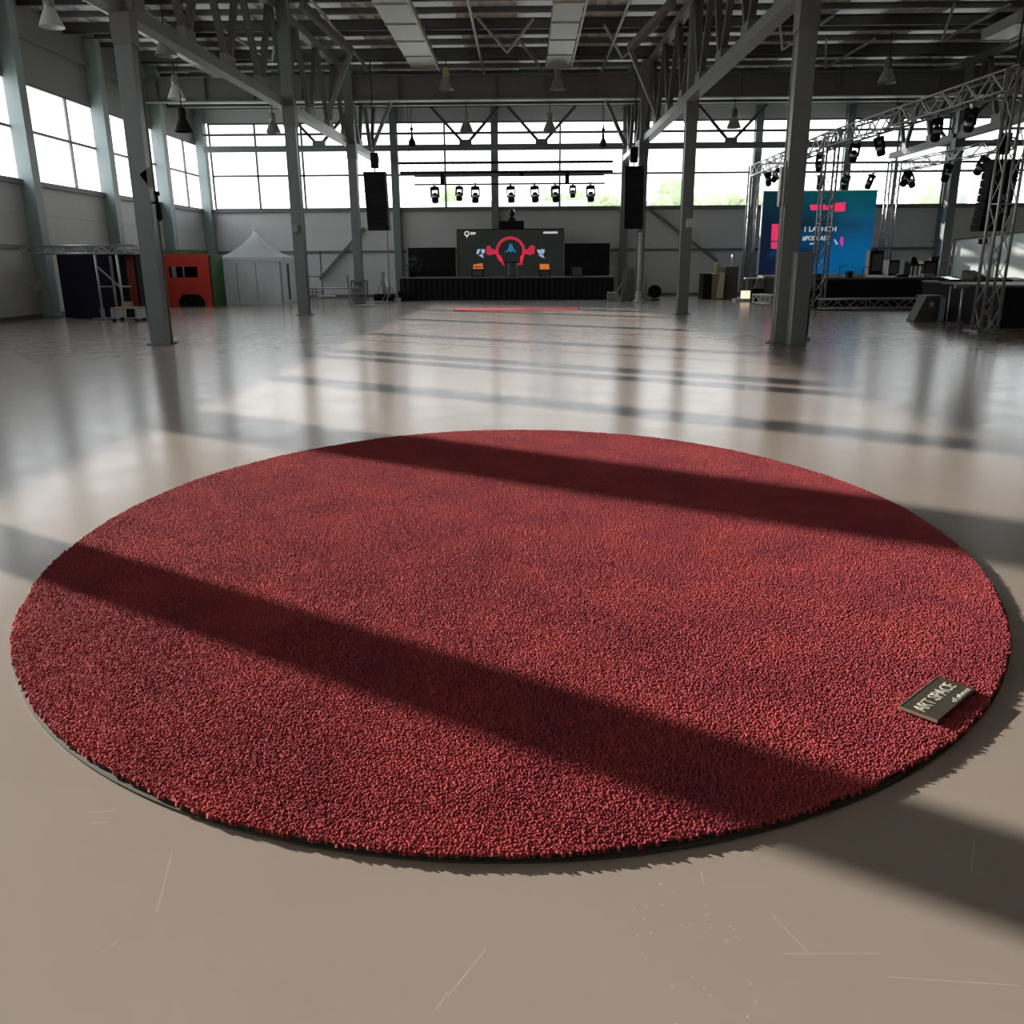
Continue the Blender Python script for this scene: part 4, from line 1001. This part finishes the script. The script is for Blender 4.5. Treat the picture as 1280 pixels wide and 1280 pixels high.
for i, (px_, w, h, m_, lab) in enumerate([(1003+18, .3, .14, 'grey_box', 'low grey box at the stage front below the screen left part'), (1042, .38, .13, 'white_panel', 'flat pale box at the stage front below the middle of the screen'),
        (1062, .16, .22, 'black', 'small upright black box at the stage front'), (1071, .42, .08, 'lamp_yellow', 'flat olive box at the stage front'), (1160, .4, .1, 'lamp_grey', 'flat pale case among the gear right of the chair'),
        (1128, .35, .1, 'black_gloss', 'flat black case left of the dark chair')]):
    x_ = at(px_, 344, 31.4).x
    tag(MB().box(x_-w/2, x_+w/2, 31.3, 31.6, zdk, zdk+h).build('gear_box', m_, bevel=.01), lab, 'box')
for px_, Y_, h, lab in ((1049, 33, 1.2, 'thin microphone stand before the blue screen, left one'), (1078, 33, 1.0, 'thin microphone stand before the blue screen, right one')):
    x_ = at(px_, 344, Y_).x
    o = thing('microphone_stand', lab, 'microphone stand', (x_, Y_, zdk))
    MB().lathe((x_, Y_, zdk), [(.14, 0), (.14, .02), (.02, .04)], 12).build('base', 'black', o); MB().tube((x_, Y_, zdk), (x_, Y_, zdk+h*.3), .012, n=6).bar((x_, Y_, zdk+h*.3), (x_+.25, Y_, zdk+h*.36), .02).build('pole', 'black', o)
# white backdrop right
Yv = 33.2
A, B = at(1193, 300, Yv), at(1290, 292, Yv)
zt_ = (A.z+B.z)/2
o = thing('white_backdrop', 'large pale white panel standing behind the tall right tower', 'panel', ((A.x+B.x)/2+.6, Yv, 0))
MB().add([(A.x, Yv, .9), (B.x+1.5, Yv, .9), (B.x+1.5, Yv, zt_+.35), (A.x, Yv, zt_-.1)], [(0, 1, 2, 3)]).build('panel_face', 'backdrop_cloth', o)
MB().bar((A.x, Yv+.03, zt_-.1), (B.x+1.5, Yv+.03, zt_+.35), .05).bar((A.x, Yv+.03, .9), (A.x, Yv+.03, zt_-.1), .05).build('panel_frame', 'mid_steel', o)
for x_ in (A.x+.05, (A.x+B.x)/2, B.x+1.4): MB().bar((x_, Yv+.1, 0), (x_, Yv+.1, zt_-.15), .06).build('support', 'mid_steel', o)
x_ = at(1229, 300, 31.5).x; zz = at(1229, 300, 31.5).z
o = tripod('light_stand', x_, 31.5, zz-.12, 'pale light stand with a small lamp before the white panel', 'white_paint', 'stand', .22)
# mixing desk gear on the near black counter
Yc0, Yc1 = 20.5, 27.5
xg0 = at(1206, 400, Yc0+1.2).x
zc = at(1230, 352, 24.5).z
o = thing('draped_counter', 'black draped counter behind the tall right tower', 'counter', (13.5, 24, 0))
xA_, xB_ = at(1180, 380, 25.0).x, 19.0
MB().box(xA_, xB_, 24.2, 26.5, 0, zc-.05).box(at(1246, 400, 21.2).x, xB_, 21.0, 24.2, 0, zc-.05).build('skirt', 'black_cloth', o)
MB().box(xA_-.04, xB_, 24.16, 26.5, zc-.05, zc).box(at(1246, 400, 21.2).x-.04, xB_, 20.96, 24.2, zc-.05, zc).build('countertop', 'mid_steel', o)
for i, (px0, px1, pyt, m_, nm_, lab) in enumerate([(1184, 1198, 346, 'black_gloss', 'mixing_console', 'flat black mixing console at the left end of the draped counter'), (1200, 1214, 345, 'mid_steel', 'control_desk', 'grey control desk in the middle of the draped counter'),
        (1214, 1230, 338, 'grey_box', 'equipment_rack', 'dark green grey equipment box beside the light stand'), (1232, 1262, 348, 'black', 'lighting_console', 'low black console behind the tall right tower'), (1264, 1282, 349, 'white_panel', 'paper_box', 'pale low box at the right edge on the counter')]):
    A_, B_ = at(px0, pyt, 24.7), at(px1, pyt, 24.7); h = max(A_.z, zc+.1)
    tag(MB().prism([(A_.x, 24.5, zc), (A_.x, 25.2, zc), (A_.x, 25.2, h), (A_.x, 24.5, zc+(h-zc)*.45)], (B_.x-A_.x, 0, 0)).build(nm_, m_, bevel=.01), lab, 'equipment')
# silver stand
x0_, x1_ = at(1190, 385, 22.6).x, at(1201, 385, 22.6).x; zz = at(1198, 358, 22.6).z
o = thing('barrier_frame', 'bright silver tube frame left of the tall right tower', 'frame', ((x0_+x1_)/2, 22.6, 0))
MB().tube((x1_, 22.6, 0), (x1_, 22.6, zz), .04).tube((x0_+.05, 22.9, 0), (x0_+.05, 22.9, zz), .025).build('upright', 'aluminium', o, True)
MB().bar((x0_, 22.6, zz), (x1_+.1, 22.6, zz), .1).build('top_rail', 'aluminium', o); MB().bar((x1_-.3, 22.5, .03), (x1_+.05, 22.5, .03), .05).build('foot_bar', 'aluminium', o)
# tapered speaker and small boxes
x_ = at(1156, 405, 23.6).x; zz = at(1161, 371, 23.6).z
o = thing('tapered_loudspeaker', 'dark tapered loudspeaker standing on the floor before the right stage', 'loudspeaker', (x_, 23.6, 0))
MB().prism([(x_-.36, 23.5, 0), (x_+.25, 23.5, 0), (x_+.28, 23.5, zz), (x_-.10, 23.5, zz)], (0, .5, 0)).build('cabinet', 'grey_box', o, bevel=.02)
MB().box(x_-.13, x_+.31, 23.45, 24.05, zz, zz+.04).build('top_cap', 'mid_steel', o); MB().box(x_+.02, x_+.1, 23.46, 23.5, zz*.6, zz*.8).build('logo_plate', 'lamp_yellow', o)
x_ = at(1174, 400, 24.0).x
tag(MB().box(x_-.12, x_+.25, 23.8, 24.4, 0, .5).build('floor_case', 'black', bevel=.02), 'low black case right of the tapered loudspeaker', 'case')
x_ = at(1176, 395, 23.6).x
tag(MB().box(x_-.10, x_+.08, 23.55, 23.7, 0, .62).build('grey_canister', 'wall_post_paint', bevel=.03), 'small grey canister beside the tapered loudspeaker', 'canister')
# black box behind near right column foot
x_ = at(1000, 400, 18.3).x
o = thing('floor_speaker', 'black speaker box at the foot of the near right column', 'loudspeaker', (x_, 18.3, 0))
MB().box(x_-.15, x_+.13, 18.1, 18.6, .06, 1.0).build('cabinet', 'black', o, bevel=.015); MB().box(x_-.12, x_+.16, 18.0, 18.3, 0, .06).build('foot', 'aluminium', o)

# ------------------------------------------------------------------ outdoors
struct(MB().box(-160, 200, 44, 260, -.6, -.5).build('ground', 'outdoor_ground'))
struct(MB().box(-160, XW-.6, -60, 44, -.6, -.5).build('ground_side', 'outdoor_ground'))
def tree(x_, y_, h, lab):
    o = thing('tree', lab, 'tree', (x_, y_, -.5), 'trees beyond the back windows')
    MB().tube((x_, y_, -.5), (x_, y_, h*.5), .3, .2).build('trunk', 'bark', o)
    b = MB(); r = h*.3
    bm = bmesh.new()
    for i in range(9):
        c_ = Vector((x_+random.uniform(-1, 1)*r*.7, y_+random.uniform(-1, 1)*r*.5, h*.62+random.uniform(-.25, .33)*h))
        s_ = bmesh.ops.create_icosphere(bm, subdivisions=3, radius=r*random.uniform(.35, .6), matrix=Matrix.Translation(c_))
        for v in s_['verts']: v.co += (v.co-c_)*random.uniform(-.22, .22)
    me = bpy.data.meshes.new('crown'); bm.to_mesh(me); bm.free(); me.materials.append(M['tree_leaf'])
    ob = bpy.data.objects.new('crown', me); C.objects.link(ob); ob.parent = o; me.transform(Matrix.Translation(-ORG[o.name]))
tl = []
for i, px_ in enumerate([557, 590, 622, 655, 690, 722, 745, 762, 812, 828, 842, 880, 905, 925, 1150]):
    Yt_ = 85+(i % 4)*16; v = at(px_, {812: 243, 828: 238, 842: 242}.get(px_, 246+random.uniform(-3, 3)), Yt_)
    tree(v.x, Yt_, v.z, 'pale green tree beyond the back windows')
for (px0, px1, pyt, lab) in ((1160, 1178, 243, 'pale grey building far beyond the right window, the lower one'), (1184, 1211, 236, 'pale grey building far beyond the right window, the taller one')):
    A_, B_ = at(px0, pyt, 120), at(px1, pyt, 120)
    o = thing('distant_building', lab, 'building', ((A_.x+B_.x)/2, 124, -.5))
    MB().box(A_.x, B_.x, 120, 130, -.5, A_.z).build('wall', 'facade', o)
    for k in range(3):
        xx = A_.x+(B_.x-A_.x)*(k+.5)/3; MB().box(xx-.35, xx+.35, 119.9, 120, 1, A_.z-.8).build('window', 'facade_glass', o)
tag(MB().box(at(545, 250, 70).x, at(735, 250, 70).x, 70, 78, -.5, at(640, 251, 70).z).build('low_outbuilding', 'facade'), 'low pale building just beyond the windows behind the stage lights', 'building')

# ------------------------------------------------------------------ the rug
RX, RY, RR, KX = -.083, 5.065, 3.09, .8404
RT = .03
o = thing('round_rug', 'large round dark red tufted rug lying on the concrete floor', 'rug', (RX, RY, 0))
n = 360
def edge_r(t): return RR+.006*math.sin(7*t+1)+.004*math.sin(19*t)
vs = [(RX, RY, RT-.0075)]+[(RX+KX*edge_r(2*PI*i/n)*math.cos(2*PI*i/n), RY+edge_r(2*PI*i/n)*math.sin(2*PI*i/n), RT-.0075) for i in range(n)]
MB().add(vs, [(0, i+1, (i+1) % n+1) for i in range(n)]).build('rug_body', 'carpet_pile', o)
MB().add([(v[0], v[1], v[2]-.002) for v in vs[1:]]+[(v[0], v[1], .004) for v in vs[1:]], [(i, i+n, (i+1) % n+n, (i+1) % n) for i in range(n)]).build('side_binding', 'backing', o)
vs = []
for r_, z in ((RR+.004, 0), (RR+.012, .002), (RR+.012, .008), (RR-.02, .0095), (RR-.05, .0095)):
    vs += [(RX+(r_-RR+KX*RR)*math.cos(2*PI*i/n), RY+r_*math.sin(2*PI*i/n), z) for i in range(n)]
fs = [(k*n+i, k*n+(i+1) % n, (k+1)*n+(i+1) % n, (k+1)*n+i) for k in range(4) for i in range(n)]
MB().add(vs, fs).build('backing_edge', 'trim_tape', o)
# tufted pile
sp = .0098
gx = np.arange(-RR, RR, sp); X_, Y_ = np.meshgrid(gx, gx); X_ = X_.ravel(); Y_ = Y_.ravel()
X_ = X_+rng.uniform(-.5, .5, X_.size)*sp; Y_ = Y_+rng.uniform(-.5, .5, Y_.size)*sp
ang = np.arctan2(Y_, X_); keep = np.hypot(X_, Y_) < RR+.006*np.sin(7*ang+1)+.004*np.sin(19*ang)+rng.uniform(-.006, .008, X_.size)
X_ = X_[keep]*KX; Y_ = Y_[keep]; N = X_.size
rot = rng.uniform(0, 2*PI, N); rad = rng.uniform(.0062, .0092, N); hgt = RT+rng.uniform(-.0022, .0022, N)
lean = rng.uniform(0, .006, N); la = rng.uniform(0, 2*PI, N)
co = np.empty((N, 7, 3))
for k in range(3):
    t = rot+k*2*PI/3
    co[:, k, 0] = X_+rad*np.cos(t); co[:, k, 1] = Y_+rad*np.sin(t); co[:, k, 2] = RT-.016
    co[:, 3+k, 0] = X_+lean*.7*np.cos(la)+rad*.62*np.cos(t); co[:, 3+k, 1] = Y_+lean*.7*np.sin(la)+rad*.62*np.sin(t); co[:, 3+k, 2] = hgt-.0028
co[:, 6, 0] = X_+lean*np.cos(la); co[:, 6, 1] = Y_+lean*np.sin(la); co[:, 6, 2] = hgt
fq = [(0, 1, 4, 3), (1, 2, 5, 4), (2, 0, 3, 5)]; ft = [(3, 4, 6), (4, 5, 6), (5, 3, 6)]
base = (np.arange(N)*7)[:, None]
loops = np.concatenate([np.array(sum(fq, ()))[None]+base, np.array(sum(ft, ()))[None]+base], axis=1).ravel()
starts = np.concatenate([np.array([0, 4, 8, 12, 15, 18])[None]+(np.arange(N)*21)[:, None]], axis=1).ravel()
me = bpy.data.meshes.new('tufted_pile'); me.vertices.add(N*7); me.vertices.foreach_set('co', co.ravel().astype(np.float32))
me.loops.add(loops.size); me.loops.foreach_set('vertex_index', loops.astype(np.int32))
me.polygons.add(starts.size); me.polygons.foreach_set('loop_start', starts.astype(np.int32))
me.update(calc_edges=True); me.validate(); me.shade_smooth(); me.materials.append(M['carpet_pile'])
ob = bpy.data.objects.new('tufted_pile', me); C.objects.link(ob); ob.parent = o; ob['kind'] = 'stuff'

# name plate on the rug
zq = RT+.006
c4 = [gp(1125, 882, zq+.012), gp(1170, 902, zq+.012), gp(1218, 862, zq+.012), gp(1174, 844, zq+.012)]
cen = sum(c4, Vector())/4
ex = ((c4[2]-c4[1])+(c4[3]-c4[0]))/2; ey = ((c4[3]-c4[2])+(c4[0]-c4[1]))/2
L_, Wd = ex.length, ey.length; ex.normalize(); ey = Vector((-ex.y, ex.x, 0))
o = thing('name_plate', 'small brown metal name plate lying on the red rug', 'sign', (cen.x, cen.y, zq))
o.rotation_euler = (0, 0, math.atan2(ex.y, ex.x)); ORG[o.name] = Vector()
pb = MB().box(-L_/2, L_/2, -Wd/2, Wd/2, 0, .012).build('plate', 'plate_metal', o, bevel=.0015)
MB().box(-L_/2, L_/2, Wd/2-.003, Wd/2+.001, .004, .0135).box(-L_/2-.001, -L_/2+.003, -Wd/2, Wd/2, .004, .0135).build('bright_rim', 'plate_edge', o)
def flat_text(s, x0, y0, w, h, parent, m_):
    cu = bpy.data.curves.new('lettering', 'FONT'); cu.body = s; cu.extrude = .002; cu.offset = .012
    ob = bpy.data.objects.new('lettering', cu); C.objects.link(ob); bpy.context.view_layer.update(); dm = ob.dimensions
    ob.scale = (w/dm.x, h/dm.y, .5); ob.location = (x0, y0, .0125); ob.parent = parent; cu.materials.append(M[m_]); to_mesh(ob)
flat_text('ART SPACE', -L_*.43, -Wd*.10, L_*.84, Wd*.34, o, 'plate_letters')
flat_text('of silence', L_*.02, -Wd*.44, L_*.42, Wd*.16, o, 'plate_letters')

# ------------------------------------------------------------------ light
w = bpy.data.worlds.new('world'); bpy.context.scene.world = w; w.use_nodes = True; nt = w.node_tree
bg = nt.nodes['Background']
tc = nt.nodes.new('ShaderNodeTexCoord'); sp_ = nt.nodes.new('ShaderNodeSeparateXYZ'); nt.links.new(tc.outputs['Generated'], sp_.inputs[0])
cr = nt.nodes.new('ShaderNodeValToRGB'); nt.links.new(sp_.outputs[2], cr.inputs[0])
cr.color_ramp.elements[0].position = 0; cr.color_ramp.elements[0].color = (.97, .96, .95, 1)
cr.color_ramp.elements[1].position = .6; cr.color_ramp.elements[1].color = (.84, .92, 1, 1)
nt.links.new(cr.outputs[0], bg.inputs[0]); bg.inputs[1].default_value = 3.2
sd = bpy.data.lights.new('sun', 'SUN'); so = bpy.data.objects.new('sun', sd); C.objects.link(so)
sd.energy = 10.4; sd.angle = D(.7); sd.color = (1, .93, .84)
az = D(-32.2); el = math.atan(.30)
dv = Vector((math.cos(az)*math.cos(el), math.sin(az)*math.cos(el), -math.sin(el)))
so.rotation_euler = dv.to_track_quat('-Z', 'Y').to_euler(); so.location = (-30, 25, 15)

sc = bpy.context.scene
sc.view_settings.view_transform = 'Standard'; sc.view_settings.look = 'None'; sc.view_settings.gamma = 1
sc.view_settings.exposure = 0.0; sc.view_settings.use_curve_mapping = False
sc.cycles.use_denoising = True
sc.cycles.max_bounces = 8; sc.cycles.diffuse_bounces = 4; sc.cycles.glossy_bounces = 4; sc.cycles.transparent_max_bounces = 16
sc.cycles.sample_clamp_indirect = 6
